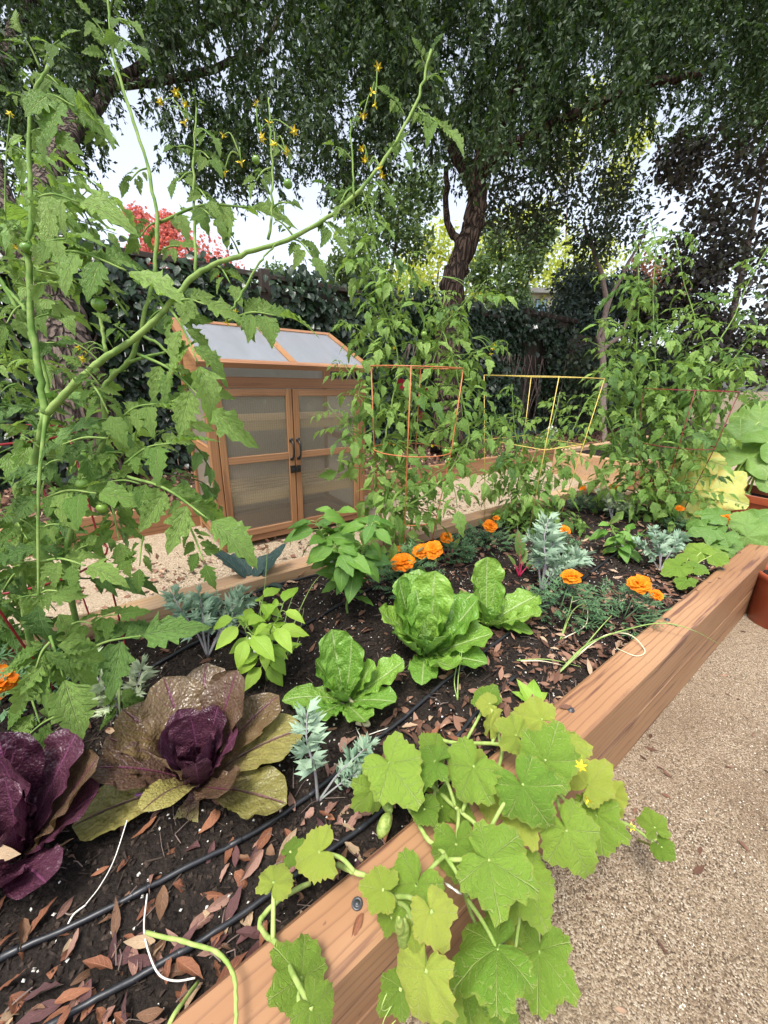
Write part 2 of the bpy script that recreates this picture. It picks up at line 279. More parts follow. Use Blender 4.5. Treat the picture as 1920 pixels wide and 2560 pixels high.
MT['twig'] = simple_mat('pale_twig', (0.14, 0.10, 0.085), (0.22, 0.165, 0.14), 40, 0.8)

m, t = newmat('potting_soil'); N = NT(t); tc = N.n('ShaderNodeTexCoord')
n1 = N.noise(tc.outputs['Object'], 60, 6, 0.75); n2 = N.noise(tc.outputs['Object'], 6, 3)
vo = N.n('ShaderNodeTexVoronoi'); vo.inputs['Scale'].default_value = 130; N.l(tc.outputs['Object'], vo.inputs['Vector'])
c = N.ramp(N.math('MULTIPLY_ADD', n1, 0.8, N.math('MULTIPLY', n2, 0.2)), [(0.3, (0.012, 0.010, 0.009)), (0.55, (0.030, 0.023, 0.019)), (0.75, (0.062, 0.046, 0.036))])
N.done(N.bsdf(c, 0.95, 0.15, N.bump(N.math('SUBTRACT', n1, N.math('MULTIPLY', vo.outputs['Distance'], 0.5)), 1.0, 0.012))); MT['soil'] = m
MT['crumb'] = simple_mat('soil_crumb', (0.014, 0.011, 0.010), (0.058, 0.043, 0.034), 60, 0.95, 0.1, 0.8, 0.004, rnd=1.0)
MT['perlite'] = simple_mat('perlite', (0.55, 0.53, 0.47), (0.72, 0.7, 0.64), 80, 0.9, 0.2, 0.5)
MT['path'] = granular('decomposed_granite', [(0.0, (0.06, 0.042, 0.03)), (0.22, (0.17, 0.122, 0.08)), (0.5, (0.30, 0.228, 0.152)), (0.8, (0.40, 0.315, 0.22)), (1.0, (0.54, 0.47, 0.37))], 300, stain=(0.17, 0.115, 0.072))
MT['pathback'] = granular('pale_granite', [(0.0, (0.17, 0.125, 0.085)), (0.3, (0.31, 0.24, 0.16)), (0.6, (0.385, 0.305, 0.21)), (1.0, (0.5, 0.42, 0.31))], 190)
MT['mulch'] = granular('bark_mulch', [(0.0, (0.025, 0.018, 0.014)), (0.4, (0.07, 0.045, 0.034)), (0.8, (0.14, 0.09, 0.065)), (1.0, (0.24, 0.17, 0.13))], 45, 1.0, 0.02)
MT['dirt'] = granular('far_dirt', [(0.0, (0.1, 0.075, 0.05)), (0.5, (0.17, 0.13, 0.08)), (1.0, (0.22, 0.18, 0.12))], 20)
def pebble_mat(name, stops):
    m, t = newmat(name); N = NT(t); at = N.n('ShaderNodeAttribute', attribute_name='rnd')
    N.done(N.bsdf(N.ramp(at.outputs['Fac'], stops), 0.85, 0.25)); return m
MT['pebble'] = pebble_mat('granite_grain', [(0.0, (0.06, 0.043, 0.033)), (0.25, (0.15, 0.105, 0.07)), (0.5, (0.30, 0.23, 0.15)), (0.8, (0.44, 0.36, 0.25)), (1.0, (0.72, 0.67, 0.58))])
MT['litter'] = pebble_mat('leaf_litter', [(0.0, (0.06, 0.032, 0.022)), (0.45, (0.15, 0.075, 0.048)), (0.8, (0.25, 0.14, 0.095)), (1.0, (0.42, 0.30, 0.2))])
DRY = {}
for k, a, b in (('rust', (0.15, 0.056, 0.03), (0.29, 0.125, 0.065)), ('rosy', (0.19, 0.095, 0.072), (0.34, 0.20, 0.15)), ('plum', (0.065, 0.03, 0.032), (0.12, 0.055, 0.052)),
                ('tan', (0.30, 0.20, 0.12), (0.44, 0.32, 0.20)), ('brown', (0.12, 0.062, 0.036), (0.21, 0.115, 0.065))):
    DRY[k] = leaf_mat('dry_leaf_' + k, a, b, tuple(x * 1.25 for x in b), nv=6, trans=0.06, tcol=b, rough=0.55, spec=0.3, bump=0.5, midw=0.04)

m, t = newmat('ribbed_polycarbonate'); N = NT(t); tc = N.n('ShaderNodeTexCoord')
wv = N.n('ShaderNodeTexWave', wave_type='BANDS', bands_direction='X'); wv.inputs['Scale'].default_value = 22; N.l(tc.outputs['Object'], wv.inputs['Vector'])
gr = N.noise(tc.outputs['Object'], 5, 4, 0.6); bp = N.bump(wv.outputs[1], 0.12, 0.002)
d = N.bsdf(N.mix(gr, (0.42, 0.39, 0.33), (0.56, 0.53, 0.46)), 0.22, 0.6, bp)
tp = N.n('ShaderNodeBsdfTransparent'); tp.inputs[0].default_value = (0.86, 0.87, 0.84, 1)
tl = N.n('ShaderNodeBsdfTranslucent'); tl.inputs[0].default_value = (0.85, 0.83, 0.75, 1)
m1 = N.n('ShaderNodeMixShader'); m1.inputs[0].default_value = 0.5; N.l(d, m1.inputs[1]); N.l(tl.outputs[0], m1.inputs[2])
m2 = N.n('ShaderNodeMixShader'); N.l(N.math('MULTIPLY_ADD', wv.outputs[1], 0.07, 0.74), m2.inputs[0]); N.l(m1.outputs[0], m2.inputs[1]); N.l(tp.outputs[0], m2.inputs[2])
N.done(m2.outputs[0]); MT['poly'] = m
m, t = newmat('clear_polycarbonate'); N = NT(t); tc = N.n('ShaderNodeTexCoord')
d = N.bsdf(N.mix(N.noise(tc.outputs['Object'], 5, 4, 0.6), (0.42, 0.39, 0.33), (0.56, 0.53, 0.46)), 0.3, 0.5)
tp = N.n('ShaderNodeBsdfTransparent'); tl = N.n('ShaderNodeBsdfTranslucent'); tl.inputs[0].default_value = (0.85, 0.83, 0.75, 1)
m1 = N.n('ShaderNodeMixShader'); m1.inputs[0].default_value = 0.6; N.l(d, m1.inputs[1]); N.l(tl.outputs[0], m1.inputs[2])
m2 = N.n('ShaderNodeMixShader'); m2.inputs[0].default_value = 0.5; N.l(m1.outputs[0], m2.inputs[1]); N.l(tp.outputs[0], m2.inputs[2]); N.done(m2.outputs[0]); MT['polyplain'] = m
m, t = newmat('roof_polycarbonate'); N = NT(t); tc = N.n('ShaderNodeTexCoord')
st = N.mapping(tc.outputs['Object'], (1.0, 0.3, 0.3)); gr = N.noise(st, 9, 4, 0.6, 0.6)
d = N.bsdf(N.mix(gr, (0.26, 0.28, 0.30), (0.42, 0.45, 0.50)), 0.38, 0.8)
tp = N.n('ShaderNodeBsdfTransparent'); m2 = N.n('ShaderNodeMixShader'); m2.inputs[0].default_value = 0.55; N.l(d, m2.inputs[1]); N.l(tp.outputs[0], m2.inputs[2]); N.done(m2.outputs[0]); MT['polyroof'] = m

# ------------------------------------------------------------------ geometry builders
class Geo:
    def __init__(s): s.V = []; s.F = []; s.UV = []; s.R = []; s.n = 0
    def add(s, V, Fc, UV=None, rnd=0.0):
        V = np.asarray(V, np.float32); s.V.append(V)
        for f in (Fc if isinstance(Fc, list) else [Fc]): s.F.append(np.asarray(f, np.int64) + s.n)
        s.UV.append(np.zeros((len(V), 2), np.float32) if UV is None else np.asarray(UV, np.float32))
        s.R.append(np.full(len(V), rnd, np.float32) if np.isscalar(rnd) else np.asarray(rnd, np.float32)); s.n += len(V)
    def data(s): return np.concatenate(s.V), s.F, np.concatenate(s.UV), np.concatenate(s.R)
    def mesh(s, name, mat, smooth=True):
        V, Fs, UV, R = s.data(); me = bpy.data.meshes.new(name)
        me.vertices.add(len(V)); me.vertices.foreach_set('co', np.ascontiguousarray(V).ravel())
        lv = np.concatenate([f.ravel() for f in Fs]).astype(np.int32)
        tot = np.concatenate([np.full(len(f), f.shape[1], np.int32) for f in Fs]); st = np.concatenate([[0], np.cumsum(tot)[:-1]]).astype(np.int32)
        me.loops.add(len(lv)); me.loops.foreach_set('vertex_index', lv)
        me.polygons.add(len(tot)); me.polygons.foreach_set('loop_start', st); me.polygons.foreach_set('loop_total', tot)
        me.polygons.foreach_set('use_smooth', np.full(len(tot), smooth))
        uv = me.uv_layers.new(name='UVMap'); uv.data.foreach_set('uv', UV[lv].ravel())
        a = me.attributes.new('rnd', 'FLOAT', 'POINT'); a.data.foreach_set('value', R)
        me.materials.append(mat); me.update(calc_edges=True); return me
    def off(s, o):
        o = np.asarray(o, np.float32); s.V = [v - o for v in s.V]; return s
    # shapes
    def box(s, lo, hi, bev=0.0, rnd=0.0):
        lo, hi = np.array(lo, float), np.array(hi, float)
        if bev <= 0:
            V = [[(lo, hi)[i][0], (lo, hi)[j][1], (lo, hi)[k][2]] for i in (0, 1) for j in (0, 1) for k in (0, 1)]
            s.add(V, np.array([[0, 1, 3, 2], [4, 6, 7, 5], [0, 4, 5, 1], [2, 3, 7, 6], [0, 2, 6, 4], [1, 5, 7, 3]]), rnd=rnd); return s
        V = []; idx = {}
        for i in (0, 1):
            for j in (0, 1):
                for k in (0, 1):
                    for ax in range(3):
                        p = np.array([(lo, hi)[i][0], (lo, hi)[j][1], (lo, hi)[k][2]]); sg = np.array([1 - 2 * i, 1 - 2 * j, 1 - 2 * k])
                        for a in range(3):
                            if a != ax: p[a] += sg[a] * bev
                        idx[i, j, k, ax] = len(V); V.append(p)
        Q = []; T = []
        for ax in range(3):
            b, c2 = [a for a in range(3) if a != ax]
            for sd in (0, 1):
                q = []
                for (x, y) in ((0, 0), (1, 0), (1, 1), (0, 1)):
                    k = [0, 0, 0]; k[ax] = sd; k[b] = x; k[c2] = y; q.append(idx[(*k, ax)])
                Q.append(q if (sd == 1) ^ (ax == 1) else q[::-1])
            for x in (0, 1):
                for y in (0, 1):
                    k0 = [0, 0, 0]; k0[b] = x; k0[c2] = y; k1 = list(k0); k1[ax] = 1
                    Q.append([idx[(*k0, b)], idx[(*k0, c2)], idx[(*k1, c2)], idx[(*k1, b)]])
        for i in (0, 1):
            for j in (0, 1):
                for k in (0, 1): T.append([idx[i, j, k, 0], idx[i, j, k, 1], idx[i, j, k, 2]])
        s.add(V, [np.array(Q), np.array(T)], rnd=rnd); return s
    def tube(s, P, R, n=6, cap=True, rnd=0.0, flat=1.0):
        P = np.asarray(P, float); k = len(P); R = np.full(k, R) if np.isscalar(R) else np.asarray(R, float)
        T = np.gradient(P, axis=0); T /= np.maximum(np.linalg.norm(T, axis=1, keepdims=True), 1e-9)
        a = np.array([0, 0, 1.0]) if abs(T[0][2]) < 0.9 else np.array([1.0, 0, 0]); nx = unit(np.cross(T[0], a)); fr = []
        for i in range(k):
            nx = unit(nx - T[i] * (nx @ T[i])); fr.append((nx, np.cross(T[i], nx)))
        ang = np.linspace(0, 2 * math.pi, n, endpoint=False); V = []
        for i in range(k):
            for t_ in ang: V.append(P[i] + R[i] * (math.cos(t_) * fr[i][0] + flat * math.sin(t_) * fr[i][1]))
        Fq = [[i * n + j, i * n + (j + 1) % n, (i + 1) * n + (j + 1) % n, (i + 1) * n + j] for i in range(k - 1) for j in range(n)]
        L = [np.array(Fq)]
        if cap: L += [np.array([list(range(n))[::-1]]), np.array([list(range((k - 1) * n, k * n))])]
        s.add(V, L, np.array([[j / n, i / (k - 1)] for i in range(k) for j in range(n)]), rnd); return s
    def lathe(s, prof, n=24, c=(0, 0, 0), rnd=0.0):
        ang = np.linspace(0, 2 * math.pi, n, endpoint=False); V = [[c[0] + r * math.cos(a), c[1] + r * math.sin(a), c[2] + z] for r, z in prof for a in ang]
        k = len(prof); s.add(V, np.array([[i * n + j, i * n + (j + 1) % n, (i + 1) * n + (j + 1) % n, (i + 1) * n + j] for i in range(k - 1) for j in range(n)]), rnd=rnd); return s

def spline(P, n=8):
    P = np.asarray(P, float)
    if len(P) < 3: return np.array([lerp(P[0], P[-1], t) for t in np.linspace(0, 1, n)])
    Q = np.vstack([2 * P[0] - P[1], P, 2 * P[-1] - P[-2]]); out_ = []
    for i in range(1, len(Q) - 2):
        for t in np.linspace(0, 1, n, endpoint=False):
            a, b, c, d = Q[i - 1], Q[i], Q[i + 1], Q[i + 2]
            out_.append(0.5 * (2 * b + (c - a) * t + (2 * a - 5 * b + 4 * c - d) * t * t + (3 * b - a - 3 * c + d) * t ** 3))
    out_.append(P[-1]); return np.array(out_)

def frame(d, nrm):
    y = unit(d); z = np.asarray(nrm, float) - y * (np.asarray(nrm) @ y)
    if np.linalg.norm(z) < 1e-4: z = np.cross(y, [0.31, 0.7, 0.64])
    z = unit(z); x = np.cross(y, z); return np.column_stack([x, y, z])

def place(tpl, R, s, o):
    return tpl[0] @ (R.T * s) + o

def scatter(g, tpl, Rs, ss, os_):
    """many copies of one small template in one go"""
    V, Fs, UV = tpl; n = len(V); k = len(os_)
    W = np.einsum('kij,nj->kni', Rs, V) * np.asarray(ss)[:, None, None] + np.asarray(os_)[:, None, :]
    L = [(f[None] + (np.arange(k) * n)[:, None, None]).reshape(-1, f.shape[1]) for f in (Fs if isinstance(Fs, list) else [Fs])]
    g.add(W.reshape(-1, 3), L, np.tile(UV, (k, 1)), np.repeat(RNG.random(k), n))

def rand_frames(k, up_bias=0.6, down=0.0):
    d = RNG.normal(size=(k, 3)); d[:, 2] -= down; d /= np.linalg.norm(d, axis=1, keepdims=True)
    nz = RNG.normal(size=(k, 3)); nz[:, 2] = np.abs(nz[:, 2]) + up_bias
    nz -= d * (nz * d).sum(1, keepdims=True); nz /= np.linalg.norm(nz, axis=1, keepdims=True)
    return np.stack([np.cross(d, nz), d, nz], axis=2)

def grid_leaf(nu, nv, prof, fold=0.25, droop=0.25, adv=0.15, teeth=0.0, nt=6, seed=0, quilt=0.0, nq=6, cup=0.0, ruffle=0.0, savoy=0.0, twist=0.0):
    r = np.random.default_rng(seed); u = np.linspace(0, 1, nu + 1); v = np.linspace(-1, 1, nv + 1)
    U, Vv = np.meshgrid(u, v, indexing='ij'); w_ = np.array([prof(a) for a in u])[:, None]; av = np.abs(Vv)
    ph = r.random(2); tm = np.ones_like(U)
    if teeth:
        side = (Vv > 0).astype(int); sw = (U * nt + ph[side]) % 1.0; sw = np.where(sw < .75, np.sin(sw / .75 * 1.5708), np.cos((sw - .75) / .25 * 1.5708))
        tm = 1 + teeth * (sw - 0.6) * av ** 2 * (1 + 0.5 * np.sin(U * 13 + ph[side] * 9))
    X = Vv * w_ * tm; Y = U + adv * av * w_ * tm * (1 - U) * 1.2
    Z = fold * np.abs(X) - droop * U ** 2 + cup * X * X
    if quilt: Z = Z + quilt * np.cos(2 * math.pi * (U * nq - av * 0.55 * nq * 0.5)) * np.minimum(av * 2, 1) * (w_ / (w_.max() + 1e-6))
    if ruffle: Z = Z + ruffle * av ** 3 * np.sin(U * 24 + ph[0] * 6 + Vv) * np.minimum(1, w_ * 6)
    if savoy:
        q = sum(np.sin(X * a + b * 7) * np.sin(Y * c + d * 7) for a, b, c, d in zip(r.uniform(18, 48, 5), r.random(5), r.uniform(18, 48, 5), r.random(5)))
        Z = Z + savoy * q * np.minimum(av * 4, 1)
    if twist: a = twist * U; X, Z = X * np.cos(a) - Z * np.sin(a), X * np.sin(a) + Z * np.cos(a)
    V = np.stack([X, Y, Z], -1).reshape(-1, 3); k = nv + 1
    Fq = np.array([[i * k + j, i * k + j + 1, (i + 1) * k + j + 1, (i + 1) * k + j] for i in range(nu) for j in range(nv)])
    return V, Fq, np.stack([(Vv + 1) / 2, U], -1).reshape(-1, 2)

def petiole_bend(tpl, k):  # curl about the width axis: a leaf that rises then arches over
    V, Fq, UV = tpl; V = V.copy(); y, z = V[:, 1].copy(), V[:, 2].copy(); th = k * y
    if abs(k) > 1e-3: V[:, 1] = np.sin(th) / k - z * np.sin(th); V[:, 2] = (np.cos(th) - 1) / k + z * np.cos(th)
    return V, Fq, UV

def ov(w=0.36, a=0.8, b=0.75, base=0.02): return lambda u: base * (1 - u) + w * max(0.0, math.sin(math.pi * min(1, u ** b))) ** a
def obov(w=0.34, p=1.6, base=0.05):       return lambda u: base * (1 - u) + w * (u ** p * max(0, 1 - u ** 7)) ** 0.8 * 1.25
QUAD = (np.array([[0, 0, 0], [0.24, 0.45, 0.05], [0, 1, -0.06], [-0.24, 0.45, 0.05]], float), np.array([[0, 1, 2, 3]]), np.array([[0.5, 0], [1, 0.5], [0.5, 1], [0, 0.5]]))
BROAD = (np.array([[0, 0, 0], [0.30, 0.25, 0.07], [0.26, 0.62, 0.05], [0, 1, -0.12], [-0.26, 0.62, 0.05], [-0.30, 0.25, 0.07], [0, 0.5, 0]], float),
         np.array([[0, 1, 2, 6], [6, 2, 3, 4], [0, 6, 4, 5]]), np.array([[0.5, 0], [1, 0.25], [1, 0.6], [0.5, 1], [0, 0.6], [0, 0.25], [0.5, 0.5]]))

# ------------------------------------------------------------------ scene objects: things, parts, sub-parts
BASE = {}
def link(name, data, parent=None, mat=None):
    o = bpy.data.objects.new(name, data); COL.objects.link(o)
    if parent is not None: o.parent = parent
    if mat is not None: o.matrix_basis = mat
    return o
def thing(name, label, cat, base, group=None, data=None):
    o = link(name, data); o.location = base; o['label'] = label; o['category'] = cat
    if group: o['group'] = group
    BASE[o.name] = np.asarray(base, float); return o
def base_of(o):
    while o.parent is not None: o = o.parent
    return BASE[o.name]
def part(name, g, mat, parent, smooth=True, label=None, kind=None):
    me = g.off(base_of(parent)).mesh(name, mat, smooth); o = link(name, me, parent)
    if label: o['label'] = label
    if kind: o['kind'] = kind
    return o
def solo(name, g, mat, label, cat, base, group=None, smooth=True):
    return thing(name, label, cat, base, group, g.off(base).mesh(name, mat, smooth))
def setting(name, g, mat, kind='structure', smooth=False):
    o = link(name, g.mesh(name, mat, smooth)); o['kind'] = kind; return o
def M4(R, s, o):
    m_ = Matrix.Identity(4)
    for i in range(3):
        for j in range(3): m_[i][j] = R[i][j] * s
        m_[i][3] = o[i]
    return m_
def inst(name, me, parent, R, s, pos, label=None):  # a part sharing mesh data, placed in world terms under a thing (or a part at rest)
    o = link(name, me, parent, M4(R, s, np.asarray(pos) - base_of(parent)))
    if label: o['label'] = label
    return o
def tomesh(name, tpl, mat, rnd=0.0):
    g = Geo(); g.add(tpl[0], tpl[1], tpl[2], rnd); return g.mesh(name, mat)

VIEW = lambda p: unit(EYE - np.asarray(p))
# ================================================================== SETTING
g = Geo(); g.add([[-150, -150, -0.03], [150, -150, -0.03], [150, 150, -0.03], [-150, 150, -0.03]], np.array([[0, 1, 2, 3]])); setting('ground', g, MT['dirt'])
def sheet(x0, x1, y0, y1, z, nx, ny, amp, seed):
    r = np.random.default_rng(seed); x = np.linspace(x0, x1, nx + 1); y = np.linspace(y0, y1, ny + 1); X, Y = np.meshgrid(x, y, indexing='ij'); Z = np.zeros_like(X)
    for _ in range(14):
        k = r.normal(size=2) * r.uniform(2, 22); Z += np.sin(X * k[0] + Y * k[1] + r.random() * 9) / (1 + np.linalg.norm(k) * 0.25)
    Z = z + amp * Z + r.normal(size=X.shape) * amp * 0.25; n = ny + 1
    Fq = np.array([[i * n + j, (i + 1) * n + j, (i + 1) * n + j + 1, i * n + j + 1] for i in range(nx) for j in range(ny)])
    return np.stack([X, Y, Z], -1).reshape(-1, 3), Fq, (X, Y, Z)
g = Geo(); V, Fq, _ = sheet(-3, 11, -6, 0.30, 0.0, 160, 80, 0.0016, 1); g.add(V, Fq); setting('gravel_path', g, MT['path'], smooth=True)
g = Geo(); V, Fq, _ = sheet(-5, 9, 1.42, 3.06, 0.0, 140, 30, 0.002, 2); g.add(V, Fq)
V, Fq, _ = sheet(3.16, 11, 0.29, 1.43, 0.004, 60, 20, 0.001, 12); g.add(V, Fq); setting('back_path', g, MT['pathback'], smooth=True)
g = Geo(); V, Fq, _ = sheet(-6, 14, 3.08, 4.6, 0.14, 120, 24, 0.006, 3); g.add(V, Fq); setting('mulched_soil', g, MT['mulch'], smooth=True)
SX0, SX1, SY0, SY1, SZ = -0.95, 3.12, 0.33, 1.40, 0.285
V, Fq, (SGX, SGY, SGZ) = sheet(SX0, SX1, SY0, SY1, SZ, 300, 90, 0.0035, 4)
g = Geo(); g.add(V, Fq); setting('bed_soil', g, MT['soil'], smooth=True)
def soil_z(x, y):
    i = min(max(int((x - SX0) / (SX1 - SX0) * 300), 0), 300); j = min(max(int((y - SY0) / (SY1 - SY0) * 90), 0), 90); return float(SGZ[i, j])

# ------------------------------------------------------------------ raised bed of redwood timbers
RIM = 0.34
bed = thing('raised_bed', 'long raised garden bed walled with thick orange redwood timbers', 'raised bed', (1.1, 0.87, 0))
def timber(parent, lo, hi, mat, name='timber', bev=0.006, label=None): return part(name, Geo().box(lo, hi, bev), mat, parent, False, label)
tn = timber(bed, (-1.05, 0.252, 0.172), (3.17, 0.347, RIM), MT['beam'], label='front upper timber with dark streaks and countersunk bolts')
timber(bed, (-1.05, 0.253, -0.02), (3.17, 0.347, 0.170), MT['beam'])
timber(bed, (-1.05, 1.372, 0.172), (3.17, 1.462, RIM - 0.004), MT['beam_old'])
timber(bed, (-1.05, 1.372, -0.02), (3.17, 1.462, 0.170), MT['beam_old'])
timber(bed, (3.08, 0.3475, 0.172), (3.168, 1.3715, RIM - 0.003), MT['beam_old'])
timber(bed, (3.08, 0.3475, -0.02), (3.168, 1.3715, 0.170), MT['beam_old'])
timber(bed, (-1.05, 0.3475, -0.02), (-0.96, 1.3715, RIM - 0.003), MT['beam_old'])
for q in ((1427, 1775), (1668, 1550), (1805, 1423), (893, 2260)):
    p = PZ(*q, RIM); g = Geo(); g.lathe([(0.0, 0.0035), (0.0035, 0.0035), (0.0035, 0.0012), (0.006, 0.0022), (0.008, 0.003), (0.0088, 0.0008), (0.0088, -0.003)], 16, p)
    o = part('bolt_head', g, MT['steel'], tn)

# edging of the planting strip behind the back path, and the neighbouring bed
ed = thing('garden_edging', 'reddish timber edging holding the mulched strip by the fence', 'edging', (2, 3.04, 0))
for a, b in ((-4, -1.6), (-1.595, 0.8), (0.805, 2.55), (2.555, 4.45), (4.455, 6.9)): timber(ed, (a, 3.0, -0.02), (b, 3.05, 0.195), MT['beam'], 'board', 0.004)
nb = thing('neighbour_bed', 'low redwood raised bed beyond the right end of the back path', 'raised bed', (5.2, 1.9, 0))
timber(nb, (4.6, 1.62, -0.02), (8.0, 1.70, 0.30), MT['beam']); timber(nb, (4.6, 2.52, -0.02), (8.0, 2.60, 0.30), MT['beam_old'])
timber(nb, (4.6, 1.702, -0.02), (4.68, 2.518, 0.298), MT['beam_old']); part('soil', Geo().box((4.682, 1.703, 0), (7.99, 2.517, 0.25)), MT['soil'], nb)

# ------------------------------------------------------------------ greenhouse
GX0, GX1, GYF, GYB = 0.548, 1.640, 2.415, 2.99
HF, HB = 1.075, 1.36
gh = thing('cold_frame_greenhouse', 'brown wooden cold frame greenhouse with two latched ribbed doors and sloping glazed lid', 'greenhouse', ((GX0 + GX1) / 2, (GYF + GYB) / 2, 0))
PW = 0.05
def gbx(name, lo, hi, m, parent=gh, bev=0.003): return part(name, Geo().box(lo, hi, bev), MT[m], parent, False)
for x in (GX0, GX1 - PW):
    gbx('post', (x, GYF, 0.0), (x + PW, GYF + PW, HF), 'ghz'); gbx('post', (x, GYB - PW, 0.0), (x + PW, GYB, HB), 'ghz')
gbx('rail', (GX0 + PW, GYF + 0.004, HF - 0.065), (GX1 - PW, GYF + 0.044, HF - 0.002), 'ghx'); gbx('rail', (GX0 + PW, GYF + 0.004, 0.035), (GX1 - PW, GYF + 0.044, 0.075), 'ghx')
gbx('rail', (GX0 + PW, GYB - 0.044, HB - 0.065), (GX1 - PW, GYB - 0.004, HB), 'ghx')
for x in (GX0 + 0.003, GX1 - PW + 0.003):  # sides
    for z in (0.05, 0.62, HF - 0.06): gbx('side_rail', (x, GYF + PW, z), (x + 0.042, GYB - PW, z + 0.05), 'ghy')
    gbx('side_pane', (x + 0.016, GYF + PW, 0.10), (x + 0.022, GYB - PW, 0.62), 'polyplain', bev=0); gbx('side_pane', (x + 0.016, GYF + PW, 0.67), (x + 0.022, GYB - PW, HF - 0.06), 'polyplain', bev=0)
g = Geo(); g.add([[GX0 + .02, GYF + .05, HF], [GX0 + .02, GYB - .05, HF], [GX0 + .02, GYB - .05, HB - .03], [GX0 + .04, GYF + .05, HF], [GX0 + .04, GYB - .05, HF], [GX0 + .04, GYB - .05, HB - .03]],
                 [np.array([[0, 2, 1], [3, 4, 5]]), np.array([[0, 1, 4, 3], [1, 2, 5, 4], [2, 0, 3, 5]])]); part('gable_panel', g, MT['ghy'], gh, False)
gbx('back_pane', (GX0 + PW, GYB - 0.03, 0.08), (GX1 - PW, GYB - 0.022, HB - 0.07), 'polyplain', bev=0)
for z in (0.33, 0.80):  # slatted shelves
    for k in range(5):
        y = GYF + 0.068 + k * 0.088; gbx('shelf_slat', (GX0 + 0.05, y, z), (GX1 - 0.05, y + 0.07, z + 0.016), 'pine', bev=0)
    gbx('shelf_rail', (GX0 + 0.05, GYF + 0.048, z - 0.045), (GX1 - 0.05, GYF + 0.066, z + 0.016), 'pine', bev=0)
gbx('floor_board', (GX0 + 0.05, GYF + 0.05, 0.03), (GX1 - 0.05, GYB - 0.05, 0.045), 'ghx', bev=0)
mx = (GX0 + GX1) / 2 - 0.02; ST = 0.040
def door(x0, x1, knob_x):
    d = gbx('door', (x0, GYF - 0.004, 0.080), (x0 + ST, GYF + 0.026, HF - 0.069), 'ghz')
    gbx('stile', (x1 - ST, GYF - 0.004, 0.080), (x1, GYF + 0.026, HF - 0.069), 'ghz', d)
    for z, hh in ((0.080, 0.045), (0.565, 0.043), (HF - 0.069 - 0.042, 0.042)): gbx('door_rail', (x0 + ST, GYF - 0.002, z), (x1 - ST, GYF + 0.024, z + hh), 'ghx', d, 0.002)
    gbx('pane', (x0 + ST, GYF + 0.008, 0.125), (x1 - ST, GYF + 0.014, 0.565), 'poly', d, 0); gbx('pane', (x0 + ST, GYF + 0.008, 0.608), (x1 - ST, GYF + 0.014, HF - 0.111), 'poly', d, 0)
    z0, z1 = 0.555, 0.70; yk = GYF - 0.004
    g = Geo(); g.box((knob_x - 0.012, yk - 0.005, z1 - 0.022), (knob_x + 0.012, yk, z1)); g.box((knob_x - 0.012, yk - 0.005, z0), (knob_x + 0.012, yk, z0 + 0.022))
    g.tube(spline([(knob_x, yk - 0.004, z0 + 0.012), (knob_x, yk - 0.032, z0 + 0.03), (knob_x, yk - 0.036, (z0 + z1) / 2), (knob_x, yk - 0.032, z1 - 0.03), (knob_x, yk - 0.004, z1 - 0.012)], 4), 0.0068, 8)
    part('handle', g, MT['black'], d)
door(GX0 + PW + 0.004, mx - 0.003, mx - 0.024); door(mx + 0.003, GX1 - PW - 0.004, mx + 0.024)
g = Geo(); g.box((mx - 0.040, GYF - 0.011, 0.470), (mx - 0.006, GYF - 0.005, 0.520)).box((mx + 0.006, GYF - 0.011, 0.472), (mx + 0.034, GYF - 0.005, 0.518)).box((mx - 0.030, GYF - 0.020, 0.487), (mx + 0.030, GYF - 0.011, 0.503)).box((mx - 0.005, GYF - 0.026, 0.482), (mx + 0.007, GYF - 0.020, 0.512))
part('latch', g, MT['black'], gh, False)
# sloping lid, tilted a little open
def lidp(x, t, up): # t 0 = front edge, 1 = hinge
    y0, z0, y1, z1 = GYF - 0.035, HF + 0.045, GYB + 0.01, HB + 0.025; L = unit(np.array([0, y1 - y0, z1 - z0])); nn = np.cross([1.0, 0, 0], L)
    return np.array([x, y0 + (y1 - y0) * t, z0 + (z1 - z0) * t]) + nn * up
def lidbar(name, xa, xb, ta, tb, th, mat, parent=None, up0=0.0):
    P = [lidp(x, t_, u_) for x in (xa, xb) for t_ in (ta, tb) for u_ in (up0, up0 + th)]
    g = Geo(); g.add(P, np.array([[0, 1, 3, 2], [4, 6, 7, 5], [0, 4, 5, 1], [2, 3, 7, 6], [0, 2, 6, 4], [1, 5, 7, 3]])); return part(name, g, MT[mat], parent or gh, False)
lx0, lx1 = GX0 - 0.03, GX1 + 0.03
lid = lidbar('lid', lx0, lx1, 0.0, 0.075, 0.03, 'ghx'); lidbar('lid_rail', lx0, lx1, 0.93, 1.0, 0.03, 'ghx', lid)
for xa in (lx0, (lx0 + lx1) / 2 - 0.022, lx1 - 0.045): lidbar('lid_rail', xa, xa + 0.045, 0.0755, 0.9295, 0.031, 'ghy', lid)
for xa, xb in ((lx0 + 0.045, (lx0 + lx1) / 2 - 0.022), ((lx0 + lx1) / 2 + 0.023, lx1 - 0.045)): lidbar('lid_pane', xa, xb, 0.0755, 0.9295, 0.006, 'polyroof', lid, 0.018)

